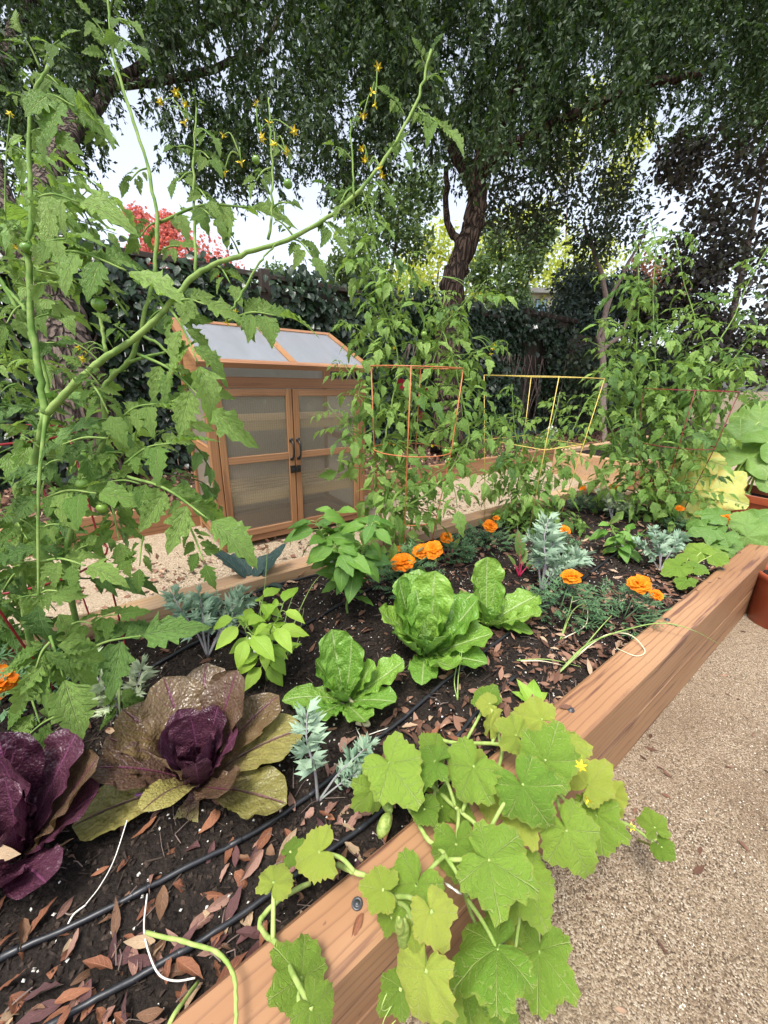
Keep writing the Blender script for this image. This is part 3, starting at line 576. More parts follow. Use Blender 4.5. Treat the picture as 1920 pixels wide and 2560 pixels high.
# ------------------------------------------------------------------ board fence, gate, ivy
FY = 4.32
fen = thing('board_fence', 'dark weathered board fence half buried under ivy', 'fence', (2.4, FY, 0.1))
fb = [Geo().box((0, 0, 0), (0.138, 0.02, 1.85 + dz), 0.003).mesh('board', MT['fence'], False) for dz in (0, 0.02, -0.015)]
I3 = np.eye(3); k = 0; x = -4.0
while x < 5.9:
    inst('board', fb[k % 3], fen, I3, 1.0, (x, FY + (0.004 if k % 2 else 0), 0.1)); x += 0.146; k += 1
for z in (0.45, 1.65): part('rail', Geo().box((-4, FY - 0.045, z), (5.9, FY - 0.003, z + 0.085), 0.003), MT['fencex'], fen, False)
part('cap', Geo().box((-4, FY - 0.06, 1.985), (5.9, FY + 0.08, 2.03), 0.004), MT['fencex'], fen, False)
for px in (-3.2, -0.8, 1.6, 4.0): part('post', Geo().box((px, FY - 0.135, 0), (px + 0.09, FY - 0.046, 2.05), 0.004), MT['fence'], fen, False)
gate = thing('garden_gate', 'dark wooden garden gate of upright boards under a small slatted arbour', 'gate', (6.5, FY, 0.1))
for k in range(7): inst('board', fb[k % 3], gate, I3, 1.0, (6.02 + k * 0.15, FY + 0.03, 0.1))
for x in (5.905, 7.08): part('post', Geo().box((x, FY - 0.05, 0), (x + 0.11, FY + 0.06, 2.05), 0.005), MT['fence'], gate, False)
part('lintel', Geo().box((5.8, FY - 0.10, 1.98), (7.3, FY - 0.06, 2.08), 0.005), MT['fencex'], gate, False)
for k in range(9): part('slat', Geo().box((5.75 + k * 0.19, FY - 0.25, 2.085), (5.79 + k * 0.19, FY + 0.2, 2.15), 0.003), MT['fence'], gate, False)
f2 = thing('side_fence', 'shadowed board fence continuing beyond the garden gate', 'fence', (10, FY, 0.1))
x = 7.3
while x < 15: inst('board', fb[0], f2, I3, 1.0, (x, FY, 0.1)); x += 0.146

def leafcloud(g, centers, radii, n, size, tpl=BROAD, shell=0.55, up=0.5, down=0.2):
    c = np.asarray(centers, float); rr = np.asarray(radii, float); k = RNG.integers(0, len(c), n); d = RNG.normal(size=(n, 3)); d /= np.linalg.norm(d, axis=1, keepdims=True)
    rad = (shell + (1 - shell) * RNG.random(n)) ** 0.7; P = c[k] + d * rad[:, None] * (rr[k] if rr.ndim == 2 else rr[k][:, None])
    scatter(g, tpl, rand_frames(n, up, down), size * RNG.uniform(0.6, 1.3, n), P)
def ivy(label, x0, x1, zt, n, y=FY - 0.12, thick=0.16, holes=()):
    g = Geo(); xs = RNG.uniform(x0, x1, n); base = np.array([x0 * 0.5 + x1 * 0.5, y, 0.14])
    top = np.array([zt(a) for a in xs]) + 0.07 * np.sin(xs * 7) + RNG.normal(0, 0.04, n); zs = 0.14 + (top - 0.14) * RNG.random(n) ** 0.8
    ys = y - thick * (0.5 + 0.5 * np.sin(xs * 3.1 + zs * 4)) * RNG.random(n) + 0.05
    ct = zs > top - 0.16; ys[ct] += RNG.uniform(-0.05, 0.35, ct.sum())
    keep = np.ones(n, bool)
    for (hx0, hx1, hz0, hz1) in holes: keep &= ~((xs > hx0) & (xs < hx1) & (zs > hz0) & (zs < hz1) & (RNG.random(n) < 0.93))
    xs, ys, zs = xs[keep], ys[keep], zs[keep]; n = len(xs)
    d = np.stack([RNG.normal(0, 0.6, n), RNG.normal(-0.35, 0.3, n), -np.abs(RNG.normal(0.6, 0.4, n))], 1); d /= np.linalg.norm(d, axis=1, keepdims=True)
    nz = np.stack([RNG.normal(0, 0.45, n), -np.ones(n), RNG.normal(0.55, 0.4, n)], 1); nz -= d * (nz * d).sum(1, keepdims=True); nz /= np.linalg.norm(nz, axis=1, keepdims=True)
    scatter(g, BROAD, np.stack([np.cross(d, nz), d, nz], 2), 0.085 * RNG.uniform(0.55, 1.25, n), np.stack([xs, ys, zs], 1))
    t_ = thing('ivy', label, 'ivy', base); part('foliage', g, MT['ivy'], t_)
    g = Geo()
    for _ in range(26):
        x = RNG.uniform(x0, x1); g.tube(spline([(x, y + 0.07, 0.1), (x + RNG.normal(0, .1), y + 0.02, 0.8), (x + RNG.normal(0, .2), y, 1.5)], 5), 0.008, 5)
    part('stem', g, MT['twig'], t_)
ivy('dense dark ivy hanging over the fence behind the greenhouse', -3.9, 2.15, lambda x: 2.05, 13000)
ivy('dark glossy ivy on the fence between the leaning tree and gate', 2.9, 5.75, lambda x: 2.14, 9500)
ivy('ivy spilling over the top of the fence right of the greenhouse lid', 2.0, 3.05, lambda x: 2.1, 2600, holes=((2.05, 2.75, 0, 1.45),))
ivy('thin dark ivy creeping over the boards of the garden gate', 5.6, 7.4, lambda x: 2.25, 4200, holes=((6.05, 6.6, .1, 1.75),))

# house beyond the fence
hs_ = PD(1350, 765, 17.0)
ho = thing('white_house', 'white walled house with a small blue window seen over the fence', 'house', (hs_[0], hs_[1], 0))
R45 = Matrix.Rotation(math.radians(-40), 4, 'Z')
def hb(name, lo, hi, m, par): o = part(name, Geo().box(np.array(lo) + BASE[ho.name], np.array(hi) + BASE[ho.name]), MT[m], par, False); return o
ho.rotation_euler = (0, 0, math.radians(-40))
hwall = hb('wall', (-2.6, 0, 0), (0.75, 4, 4.62), 'house', ho); hb('roof', (-2.9, -0.4, 4.625), (1.05, 4.4, 4.8), 'roofing', ho)
wf = hb('window', (-0.22, -0.05, 3.88), (0.26, -0.002, 4.44), 'black', ho); hb('pane', (-0.18, -0.06, 3.92), (0.22, -0.052, 4.40), 'bluepane', wf)

# ------------------------------------------------------------------ trees
def limb(g, P, r0, r1, n=10, wob=0.0, seg=6):
    Q = spline(P, seg); k = len(Q)
    if wob: Q[1:-1] += RNG.normal(0, wob, (k - 2, 3))
    g.tube(Q, np.linspace(r0, r1, k) * (1 + RNG.normal(0, 0.04, k)), n); return Q
def strand_tpl(seed, n=20, L=0.52, ll=0.053):
    """a drooping twig with paired leaflets"""
    r = np.random.default_rng(seed); g = Geo(); P = np.array([[r.normal(0, .03) * i / 4 + 0.05 * math.sin(i * 1.1 + seed), r.normal(0, .03) * i / 4, -L * i / 6] for i in range(7)])
    Q = spline(P, 4); g.tube(Q, 0.0022, 3, False)
    for i in range(n):
        p = Q[min(int((i + 1) / n * (len(Q) - 1)), len(Q) - 1)]
        for s_ in (-1, 1):
            a = r.uniform(0, 6.28); d = unit([math.cos(a) * 0.8 * s_, math.sin(a) * 0.8, -0.9 + r.normal(0, .25)]); Rr = frame(d, r.normal(size=3) + np.array([0, 0, .4]))
            g.add(QUAD[0] @ (Rr.T * ll * r.uniform(0.7, 1.3)) + p, QUAD[1], QUAD[2])
    V, Fs, UV, _ = g.data(); return V, Fs, UV
STR = [strand_tpl(i) for i in range(6)]
def add_strands(g, tops, scale=1.0):
    tops = np.asarray(tops); idx = RNG.integers(0, 6, len(tops))
    for s_ in range(6):
        P = tops[idx == s_]; k = len(P)
        if not k: continue
        a = RNG.uniform(0, 6.28, k); tl = RNG.normal(0, 0.5, (k, 2)); Rs = np.zeros((k, 3, 3))
        for i in range(k):
            z = unit([tl[i, 0], tl[i, 1], 1]); x = unit(np.cross([math.sin(a[i]), math.cos(a[i]), 0], z)); Rs[i] = np.column_stack([x, np.cross(z, x), z])
        V, Fs, UV = STR[s_]
        for f in Fs: pass
        scatter(g, (V, Fs, UV), Rs, scale * RNG.uniform(0.45, 1.35, k), P)
GAPS = [(330, 250, 62, 110), (335, 400, 75, 130), (300, 520, 50, 90), (560, 640, 190, 70), (760, 660, 130, 80), (660, 590, 60, 40), (420, 590, 60, 50), (660, 110, 30, 22), (690, 170, 30, 26), (20, 470, 60, 40), (1700, 500, 120, 50), (1630, 455, 60, 50), (1660, 350, 55, 40), (880, 330, 45, 50), (1245, 60, 26, 40), (1480, 260, 60, 50), (130, 570, 60, 40), (1290, 470, 50, 40), (1420, 450, 45, 45), (1010, 430, 40, 50), (1130, 250, 30, 40), (560, 260, 40, 30), (470, 420, 30, 30)]
def low_edge(x): return np.interp(x, [-400, 0, 200, 270, 330, 420, 520, 600, 640, 700, 800, 860, 1000, 1200, 1300, 1500, 1620, 1800, 2300], [560, 560, 540, 430, 300, 470, 560, 610, 560, 560, 500, 580, 500, 520, 520, 500, 420, 400, 420])
def curtain(n, xr, yr, dr):
    """hanging twigs gathered in uneven clumps, thick in some places and open in others"""
    tops = []
    while len(tops) < n:
        x, y = RNG.uniform(*xr), RNG.uniform(*yr); d = RNG.uniform(*dr); c = PD(x, y, d)
        if c[2] < 2.1 or c[2] > 8.5: continue
        rad = RNG.uniform(.18, .42)
        for _ in range(int(RNG.uniform(10, 34))):
            o = RNG.normal(0, 1, 3) * [rad, rad, rad * .55]; o[2] -= .5 * (o[0] ** 2 + o[1] ** 2) / rad; p = c + o; ok = p[2] > 1.9
            for f_ in (0.15, 0.45, 0.7):
                if not ok: break
                X, Y, z = proj(p - np.array([0, 0, f_])); ok = Y < low_edge(X) + RNG.normal(0, 22)
                for (cx, cy, rx, ry) in GAPS:
                    if ((X - cx) / rx) ** 2 + ((Y - cy) / ry) ** 2 < 1.0 and RNG.random() < 0.92: ok = False; break
            if ok: tops.append(p)
    return tops
# left weeping tree: thick grey trunk behind the tomatoes
lt = thing('weeping_tree', 'thick grey trunked weeping tree at the left behind the tomatoes', 'tree', (-0.25, 3.62, 0.1))
g = Geo(); tb = PD(205, 990, 2.75); limb(g, [(tb[0] + .06, tb[1], 0.08), tb, PD(150, 810, 2.75), PD(118, 690, 2.75)], 0.19, 0.155, 16, 0.006)
limb(g, [PD(135, 760, 2.75), PD(60, 640, 2.8), PD(-60, 520, 3.0), PD(-220, 330, 3.4)], 0.15, 0.08, 12, 0.008)
part('trunk', g, MT['bark'], lt)
for P, a, b in (([PD(122, 740, 2.75), PD(100, 560, 2.95), PD(130, 420, 3.4), PD(230, 180, 4.5), PD(190, -80, 4.8)], .115, .06), ([PD(130, 420, 3.4), PD(300, 200, 4.6), PD(520, 60, 5.0), PD(760, -60, 5.2)], .07, .03), ([PD(215, 210, 4.5), PD(420, 200, 4.8), PD(640, 130, 5.0), PD(700, 30, 5.2)], .055, .025), ([PD(60, 640, 2.8), PD(-40, 300, 3.4), PD(60, 40, 4.3), PD(180, -150, 4.5)], .09, .04)):
    g = Geo(); limb(g, P, a, b, 9, 0.012); part('limb', g, MT['bark'], lt)
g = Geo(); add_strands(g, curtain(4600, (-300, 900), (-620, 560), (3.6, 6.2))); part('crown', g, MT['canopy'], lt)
# centre leaning tree
ct = thing('weeping_tree', 'leaning brown trunked weeping tree in the middle before the fence', 'tree', (3.35, 3.85, 0.1))
g = Geo(); limb(g, [PD(1120, 1010, 5.0), PD(1118, 900, 5.0), PD(1125, 800, 5.0), PD(1135, 700, 5.0), PD(1165, 620, 4.95), PD(1185, 560, 4.9), PD(1195, 470, 4.9)], 0.17, 0.12, 16, 0.012)
g.tube(spline([PD(1120, 1130, 5.0), PD(1119, 1010, 5.0)], 4), [0.23, 0.21, 0.19, 0.17], 16)
part('trunk', g, MT['bark2'], ct)
for P, a, b in (([PD(1190, 500, 4.9), PD(1200, 400, 4.8), PD(1290, 220, 4.7), PD(1340, 0, 4.6), PD(1380, -300, 4.6)], .10, .04), ([PD(1192, 480, 4.9), PD(1130, 380, 5.1), PD(1060, 200, 5.2), PD(900, 0, 5.2)], .085, .03), ([PD(1195, 480, 4.9), PD(1230, 400, 4.7), PD(1400, 300, 4.4), PD(1560, 230, 4.2), PD(1760, 180, 4.1)], .07, .03), ([PD(1290, 220, 4.7), PD(1460, 250, 4.6), PD(1540, 330, 4.6)], .04, .02), ([PD(1165, 620, 4.95), PD(1120, 560, 5.1), PD(1115, 420, 5.3)], .06, .03)):
    g = Geo(); limb(g, P, a, b, 9, 0.012); part('limb', g, MT['bark2'], ct)
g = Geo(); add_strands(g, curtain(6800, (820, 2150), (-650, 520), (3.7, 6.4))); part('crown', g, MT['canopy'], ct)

def tree(label, base, crown, radii, n, leaf, mat, trunkr, name='tree', tpl=BROAD, barks='twig', shell=0.5, stems=1, down=0.2, group=None):
    t_ = thing(name, label, 'tree', base, group); g = Geo(); c = np.asarray(crown, float)
    for s_ in range(stems):
        o = np.array([RNG.normal(0, .1), RNG.normal(0, .1), 0]) * (stems > 1); b = np.asarray(base, float) + o
        for j in range(3 if len(c) > 1 else 1):
            e = c[RNG.integers(len(c))]; limb(g, [b, lerp(b, e, .35) + [o[0], o[1], .4], e], trunkr, trunkr * 0.25, 8, 0.02)
    part('trunk', g, MT[barks], t_)
    g = Geo(); leafcloud(g, crown, radii, n, leaf, tpl, shell, 0.5, down); part('crown', g, MT[mat], t_); return t_
def clumps(spec):  # px, py, depth, radius
    return [PD(a, b, d) for a, b, d, r in spec], [r for a, b, d, r in spec]
def ground_under(P, z=0.0): return (P[0], P[1], z)
# small many-stemmed tree at the right
st = thing('small_tree', 'slim pale forked tree standing in the shade beside the gate', 'tree', (5.9, 2.95, 0.1))
g = Geo()
for P, r_ in (([PD(1508, 960, 6), PD(1505, 860, 6), PD(1515, 760, 6), PD(1490, 640, 6), PD(1460, 560, 6)], .055), ([PD(1508, 900, 6), PD(1500, 840, 6), PD(1530, 740, 6), PD(1580, 640, 6), PD(1620, 560, 6)], .04), ([PD(1505, 880, 6), PD(1560, 820, 6.1), PD(1590, 720, 6.2), PD(1600, 600, 6.2)], .035), ([PD(1508, 960, 6), PD(1508, 1080, 6), PD(1509, 1130, 6)], .06)):
    limb(g, P, r_, r_ * 0.4, 8, 0.012)
part('trunk', g, MT['twig'], st)
c_, r_ = clumps([(1380, 470, 5.6, .5), (1470, 520, 5.8, .55), (1560, 560, 6, .5), (1330, 560, 6, .4), (1480, 620, 6, .35), (1400, 380, 5.5, .5), (1540, 470, 6, .4), (1290, 420, 5.6, .45), (1250, 530, 5.7, .4)])
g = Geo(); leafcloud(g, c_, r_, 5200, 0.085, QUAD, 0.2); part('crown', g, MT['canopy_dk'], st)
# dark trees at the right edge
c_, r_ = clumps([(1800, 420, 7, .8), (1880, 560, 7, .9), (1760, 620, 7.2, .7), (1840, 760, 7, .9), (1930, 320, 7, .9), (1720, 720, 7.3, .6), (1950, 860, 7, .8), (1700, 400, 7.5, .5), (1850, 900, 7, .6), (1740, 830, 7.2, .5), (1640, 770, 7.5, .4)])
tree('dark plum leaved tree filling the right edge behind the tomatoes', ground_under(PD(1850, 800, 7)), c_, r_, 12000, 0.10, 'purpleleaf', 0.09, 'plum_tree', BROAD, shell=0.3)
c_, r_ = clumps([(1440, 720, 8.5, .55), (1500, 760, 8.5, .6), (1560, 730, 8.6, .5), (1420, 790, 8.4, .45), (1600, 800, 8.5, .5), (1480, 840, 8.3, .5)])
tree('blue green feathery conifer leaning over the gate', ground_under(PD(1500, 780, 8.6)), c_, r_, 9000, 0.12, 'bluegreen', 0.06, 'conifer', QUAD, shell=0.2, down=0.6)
# trees beyond the fence
c_, r_ = clumps([(440, 620, 11, .55), (510, 650, 11, .6), (390, 590, 11, .4), (470, 690, 11, .7), (370, 640, 11, .5), (345, 550, 11, .3), (420, 560, 11, .28), (560, 690, 11, .5), (330, 690, 11, .7)])
tree('bright red maple beyond the fence at the left', ground_under(PD(450, 700, 11)), c_, [a * 1.25 for a in r_], 7000, 0.10, 'redleaf', 0.05, 'red_maple', BROAD, 'twig', 0.0)
c_, r_ = clumps([(690, 690, 13, .45), (640, 720, 13, .6), (720, 730, 13, .6), (600, 720, 13, .4)])
tree('low grey green tree with red tips just over the fence', ground_under(PD(680, 720, 13)), c_, r_, 1500, 0.13, 'midgreen', 0.05, 'garden_tree', BROAD)
far = [('tall sunlit yellow green tree behind the leaning trunk', [(1040, 680, 15, 1.0), (1100, 610, 15, .9), (980, 720, 14.5, .8), (1180, 690, 15, 1.1), (1060, 740, 15, 1.0), (1230, 620, 15, .9)], 3600, 'bright'),
       ('sunlit yellow tree glowing between the dark crowns', [(1330, 680, 17, 1.3), (1400, 640, 17, 1.3), (1280, 590, 17, 1.2), (1440, 700, 17, 1.2), (1350, 560, 17, 1.0), (1500, 660, 17, 1.1), (1380, 720, 17, 1.0)], 4600, 'bright'),
       ('loose lime green tree high in the gap of the canopy', [(1450, 320, 19, 1.1), (1480, 250, 19, 1.0), (1560, 380, 19, 1.2), (1420, 400, 19, 1.1), (1540, 460, 19, 1.0), (1600, 340, 19, .8)], 2600, 'bright'),
       ('mid green airy tree standing left of the leaning trunk', [(960, 560, 9.5, .7), (900, 620, 9.5, .7), (1030, 600, 9.5, .6), (860, 680, 9.5, .5), (1000, 500, 9.5, .7), (930, 700, 9.5, .6), (1060, 480, 9.5, .6), (880, 500, 9.5, .5)], 6500, 'midgreen'),
       ('feathery green tree standing right of the leaning trunk', [(1280, 700, 10, .6), (1230, 750, 10, .6), (1320, 640, 10, .6), (1200, 680, 10, .5), (1250, 600, 10, .6), (1350, 590, 10, .5), (1300, 770, 10, .4)], 4800, 'midgreen'),
       ('rust coloured shrub glimpsed through the right hand tomatoes', [(1600, 680, 10, .45), (1660, 690, 10, .5), (1690, 740, 10, .4), (1620, 730, 10, .35)], 1300, 'rustleaf'),
       ('pale green tree at the foot of the sky behind the fence', [(760, 730, 14, .6), (820, 700, 14, .6), (860, 740, 14, .6), (560, 740, 13, .5)], 1500, 'midgreen')]
for lab, spec, n, mt in far:
    c_, r_ = clumps(spec); tree(lab, ground_under(np.mean(c_, 0)), c_, r_, n, 0.16 if mt == 'bright' else 0.11, mt, 0.10, 'garden_tree', BROAD, 'twig', 0.15)

c_ = [np.array([x, 3.9 + .15 * math.sin(x * 3), .5 + .35 * math.sin(x * 2.1) ** 2]) for x in np.arange(7.0, 12.5, .45)]
for i, (lab, a, b_) in enumerate((('dark leafy shrub crowding the fence right of the gate', 0, 6), ('low dark shrub in deep shade at the far right', 6, 13))):
    cc = c_[a:b_] + [c + np.array([0, .05, .75]) for c in c_[a:b_]]
    t_ = thing('shrub', lab, 'shrub', (float(np.mean([c[0] for c in cc])), 3.9, .14)); g = Geo()
    for c in cc[:b_ - a]: limb(g, [(c[0], c[1], .1), c, c + [0, 0, .7]], .02, .006, 6)
    part('stem', g, MT['twig'], t_); g = Geo(); leafcloud(g, cc, [.5] * len(cc), 4200, .085, BROAD, .3); part('foliage', g, MT['canopy_dk'], t_)
# undergrowth by the fence: strap leaved clumps and a white flowering plant
for lab, q, n, L in (('low clump of grey green strap leaves on mulch by fence', (1300, 1060), 46, .42), ('strap leaved clump beside the foot of the leaning tree', (1190, 1050), 40, .38), ('strap leaved plant by the edging near the gate', (1440, 1040), 40, .4)):
    b = PY(*q, 3.5); b[2] = 0.14; g = Geo()
    for _ in range(n):
        a = RNG.uniform(0, 6.28); o = np.array([math.cos(a), math.sin(a), 0]); l_ = L * RNG.uniform(.6, 1.1)
        g.tube(spline([b, b + o * l_ * .35 + [0, 0, l_ * .6], b + o * l_ * .9 + [0, 0, l_ * .45]], 4), [0.008, .009, .009, .008, .007, .006, .004, .003, .001], 4, False, RNG.random(), .3)
    solo('strap_plant', g, MT['kale_dark'], lab, 'plant', b)
b = PY(1375, 1045, 3.3); b[2] = .14; wp = thing('white_flowered_plant', 'small plant with pale clustered blooms at the mulch edge', 'plant', b)
g = Geo(); leafcloud(g, [b + [0, 0, .12]], [.12], 60, .07, BROAD); part('foliage', g, MT['midgreen'], wp)
g = Geo(); leafcloud(g, [b + [0.02, -.05, .26]], [.07], 90, .04, BROAD); part('blossom', g, MT['wflower'], wp)
# dark red enamel garden stake by the leaning tree
b = PY(1035, 1080, 3.3); b[2] = .14; orn = thing('garden_ornament', 'dark red enamelled garden ornament on a thin stake behind the orange cage', 'ornament', b)
part('stake', Geo().tube([b, b + [0, 0, 1.0]], .006, 6), MT['black'], orn)
for q in ((1018, 955), (1062, 1040), (1075, 985), (1050, 930)):
    c = PY(*q, 3.3); V, Fq, UV = petiole_bend(grid_leaf(6, 4, ov(.34), .3, .1), .8); R_ = frame(RNG.normal(size=3) + np.array([0, 0, -.6]), VIEW(c)); g = Geo(); g.add(place((V, 0, 0), R_, .17, c), Fq, UV); part('blade', g, MT['redpaint'], orn)

# ------------------------------------------------------------------ pots
def pot(label, c, r, h, name='plant_pot', group=None):
    t_ = thing(name, label, 'pot', c, group)
    g = Geo(); g.lathe([(r * .74, 0), (r * .76, .004), (r * .96, h * .86), (r * .97, h * .87), (r * 1.02, h * .885), (r * 1.04, h * .97), (r * 1.0, h), (r * .93, h * .985), (r * .9, h * .86)], 36, c); part('bowl', g, MT['terra'], t_)
    g = Geo(); g.lathe([(r * .91, h * .87), (r * .5, h * .89), (0.001, h * .9)], 24, c); part('soil', g, MT['soil'], t_); return t_
pc = PZ(1936, 1560, 0.0); pot('round terracotta coloured pot on the gravel beside the front timber', (pc[0], pc[1], 0), 0.135, 0.27)
def trough(label, lo, hi, z0, z1):
    t_ = thing('trough_planter', label, 'planter', ((lo[0] + hi[0]) / 2, (lo[1] + hi[1]) / 2, z0)); g = Geo()
    def ringv(i, z): return [[lo[0] + i, lo[1] + i, z], [hi[0] - i, lo[1] + i, z], [hi[0] - i, hi[1] - i, z], [lo[0] + i, hi[1] - i, z]]
    V = ringv(.035, z0) + ringv(.008, z1 - .045) + ringv(-.006, z1 - .043) + ringv(-.008, z1) + ringv(.014, z1) + ringv(.02, z1 - .05)
    g.add(V, np.array([[i * 4 + j, i * 4 + (j + 1) % 4, (i + 1) * 4 + (j + 1) % 4, (i + 1) * 4 + j] for i in range(5) for j in range(4)] + [[3, 2, 1, 0]])); part('shell', g, MT['terra'], t_, False)
    part('soil', Geo().box((lo[0] + .03, lo[1] + .03, z0 + .02), (hi[0] - .03, hi[1] - .03, z1 - .05)), MT['soil'], t_); return t_
trough('long terracotta coloured trough holding the yellowing squash beyond the bed end', (3.24, 0.30), (3.62, 1.12), 0.10, 0.46)
tb_ = thing('trestle_bench', 'low plank bench carrying the terracotta trough', 'bench', (3.43, .7, 0))
for k in range(3): part('plank', Geo().box((3.22 + k * .14, .26, .07), (3.35 + k * .14, 1.18, .098), .003), MT['beam_old'], tb_, False)
for x in (3.24, 3.56):
    for y in (.3, 1.08): part('leg', Geo().box((x, y, 0), (x + .05, y + .05, .069), .002), MT['beam_old'], tb_, False)
# pale plastic cover lying on the ground beyond
c = PZ(1905, 1075, .35); V, Fq, UV = grid_leaf(14, 10, lambda u: .42, .1, .05, 0, 0, 1, 3, .05, ruffle=.06, savoy=.012); g = Geo(); g.add(place((V, 0, 0), frame((.4, .9, .1), (-.3, -.3, 1)), .8, c - np.array([.1, .3, .0])), Fq, UV)
solo('plastic_cover', g, MT['plastic_grey'], 'crumpled pale grey plastic cover lying behind the squash leaves', 'cover', c)

# ------------------------------------------------------------------ loose ground material
def pebbles(n, xr, yr, zf, s0, s1, seed):
    r = np.random.default_rng(seed); V = np.array([[1, 0, 0], [-1, 0, 0], [0, 1, 0], [0, -1, 0], [0, 0, .7], [0, 0, -.4]], float)
    Fq = np.array([[0, 2, 4], [2, 1, 4], [1, 3, 4], [3, 0, 4]]); x = r.uniform(*xr, n); y = r.uniform(*yr, n); P = np.stack([x, y, [zf(a, b) for a, b in zip(x, y)]], 1)
    return (V, Fq, np.zeros((6, 2))), P, r.uniform(s0, s1, n)
g = Geo(); tp, P, s_ = pebbles(62000, (0.0, 2.3), (-1.0, .255), lambda a, b: .001, .0008, .0026, 5)
keep = [0 < q[0] < 2100 and q[1] < 2750 for q in (proj(p)[:2] for p in P)]; P, s_ = P[keep], s_[keep]; scatter(g, tp, rand_frames(len(P), 2.0), s_, P); setting('gravel', g, MT['pebble'], 'stuff')
g = Geo(); tp, P, s_ = pebbles(9000, (0.1, 3.0), (1.47, 2.4), lambda a, b: .001, .002, .0045, 6); scatter(g, tp, rand_frames(len(P), 2.0), s_, P); setting('gravel', g, MT['pebble'], 'stuff')
g = Geo(); tp, P, s_ = pebbles(20000, (-.5, 2.2), (.35, 1.36), lambda a, b: soil_z(a, b) + .001, .0015, .0065, 7); scatter(g, tp, rand_frames(len(P), 1.0), s_, P); setting('soil_crumbs', g, MT['crumb'], 'stuff')
g = Geo(); tp, P, s_ = pebbles(2300, (-.5, 2.4), (.35, 1.36), lambda a, b: soil_z(a, b) + .002, .0008, .0036, 8); scatter(g, tp, rand_frames(len(P), 1.0), s_, P); setting('perlite', g, MT['perlite'], 'stuff')
# bark shreds on the soil and the mulch
SHR = (np.array([[-.5, 0, 0], [.5, .05, 0], [.5, -.05, .02], [-.5, -.1, .05]], float), np.array([[0, 1, 2, 3]]), np.zeros((4, 2)))
g = Geo(); n = 5000; x = RNG.uniform(-.5, 1.6, n); y = RNG.uniform(.35, 1.36, n); scatter(g, SHR, rand_frames(n, 2.0), RNG.uniform(.008, .026, n), np.stack([x, y, [soil_z(a, b) + .004 for a, b in zip(x, y)]], 1)); setting('bark_shreds', g, MT['crumb'], 'stuff')
g = Geo()
for _ in range(420):
    x, y = RNG.uniform(-.4, 2.2), .36 + .95 * RNG.random() ** 1.5; a = RNG.uniform(0, 6.28); l_ = RNG.uniform(.015, .06); z = soil_z(x, y) + .006; e = np.array([math.cos(a) * l_, math.sin(a) * l_, RNG.normal(0, .003)])
    g.tube([[x, y, z], np.array([x, y, z + .004]) + e * .5 + RNG.normal(0, .002, 3), np.array([x, y, z]) + e], RNG.uniform(.0004, .0011), 4)
setting('twig_bits', g, MT['twig'], 'stuff')
g = Geo(); n = 9000; scatter(g, (QUAD[0] * [1.4, 1, 1], QUAD[1], QUAD[2]), rand_frames(n, 2.5), RNG.uniform(.03, .06, n), np.stack([RNG.uniform(-3, 9, n), RNG.uniform(3.1, 4.2, n), RNG.uniform(.15, .19, n)], 1)); setting('leaf_litter', g, MT['litter'], 'stuff')
g = Geo(); n = 900; X = RNG.uniform(-.3, 4, n); Y = RNG.choice([1.55, 2.33], n) + RNG.normal(0, .12, n); Y = np.where(Y < 1.48, 1.5, Y); scatter(g, (QUAD[0] * [1.4, 1, 1], QUAD[1], QUAD[2]), rand_frames(n, 3), RNG.uniform(.03, .05, n), np.stack([X, Y, np.full(n, .01)], 1)); setting('leaf_litter', g, MT['litter'], 'stuff')

# drip irrigation hoses
for lab, pts in (('black drip hose nearest the front timber', [(-60, 2700), (130, 2560), (360, 2430), (560, 2310), (740, 2180), (930, 2040), (1090, 1900), (1200, 1770), (1290, 1690)]),
                 ('black drip hose passing the lettuces, second from front timber', [(-140, 2455), (0, 2395), (240, 2285), (420, 2190), (640, 2070), (800, 1960), (900, 1870), (1010, 1790), (1140, 1680), (1300, 1560), (1420, 1470), (1530, 1390), (1620, 1330)]),
                 ('black drip hose behind the lettuces', [(330, 1690), (560, 1570), (660, 1600), (760, 1560), (1080, 1390), (1250, 1320), (1420, 1330)]),
                 ('black drip hose along the back timber', [(420, 1600), (520, 1545), (640, 1480), (740, 1440), (1000, 1380), (1180, 1310)])):
    P = []
    for q in pts:
        p = PZ(*q, SZ + .012); p[1] = min(max(p[1], .37), 1.355); P.append(p)
    Q = spline(P, 8); Q[:, 2] = [soil_z(a[0], a[1]) + .008 for a in Q]; r_ = .0046 if 'back timber' not in lab else .004
    R_ = np.full(len(Q), r_); t_ = thing('drip_hose', lab, 'hose', Q[len(Q) // 2], 'drip irrigation hoses'); part('pipe', Geo().tube(Q, R_, 8), MT['drip'], t_)
    L = np.concatenate([[0], np.cumsum(np.linalg.norm(np.diff(Q, axis=0), axis=1))]); d = .07
    while d < L[-1] - .03:
        i = np.searchsorted(L, d); p = Q[i]; tg = unit(Q[min(i + 1, len(Q) - 1)] - Q[i - 1]); part('emitter', Geo().tube([p - tg * .011, p - tg * .009, p + tg * .009, p + tg * .011], [r_ * 1.02, r_ * 1.16, r_ * 1.16, r_ * 1.02], 8), MT['drip'], t_); d += .153
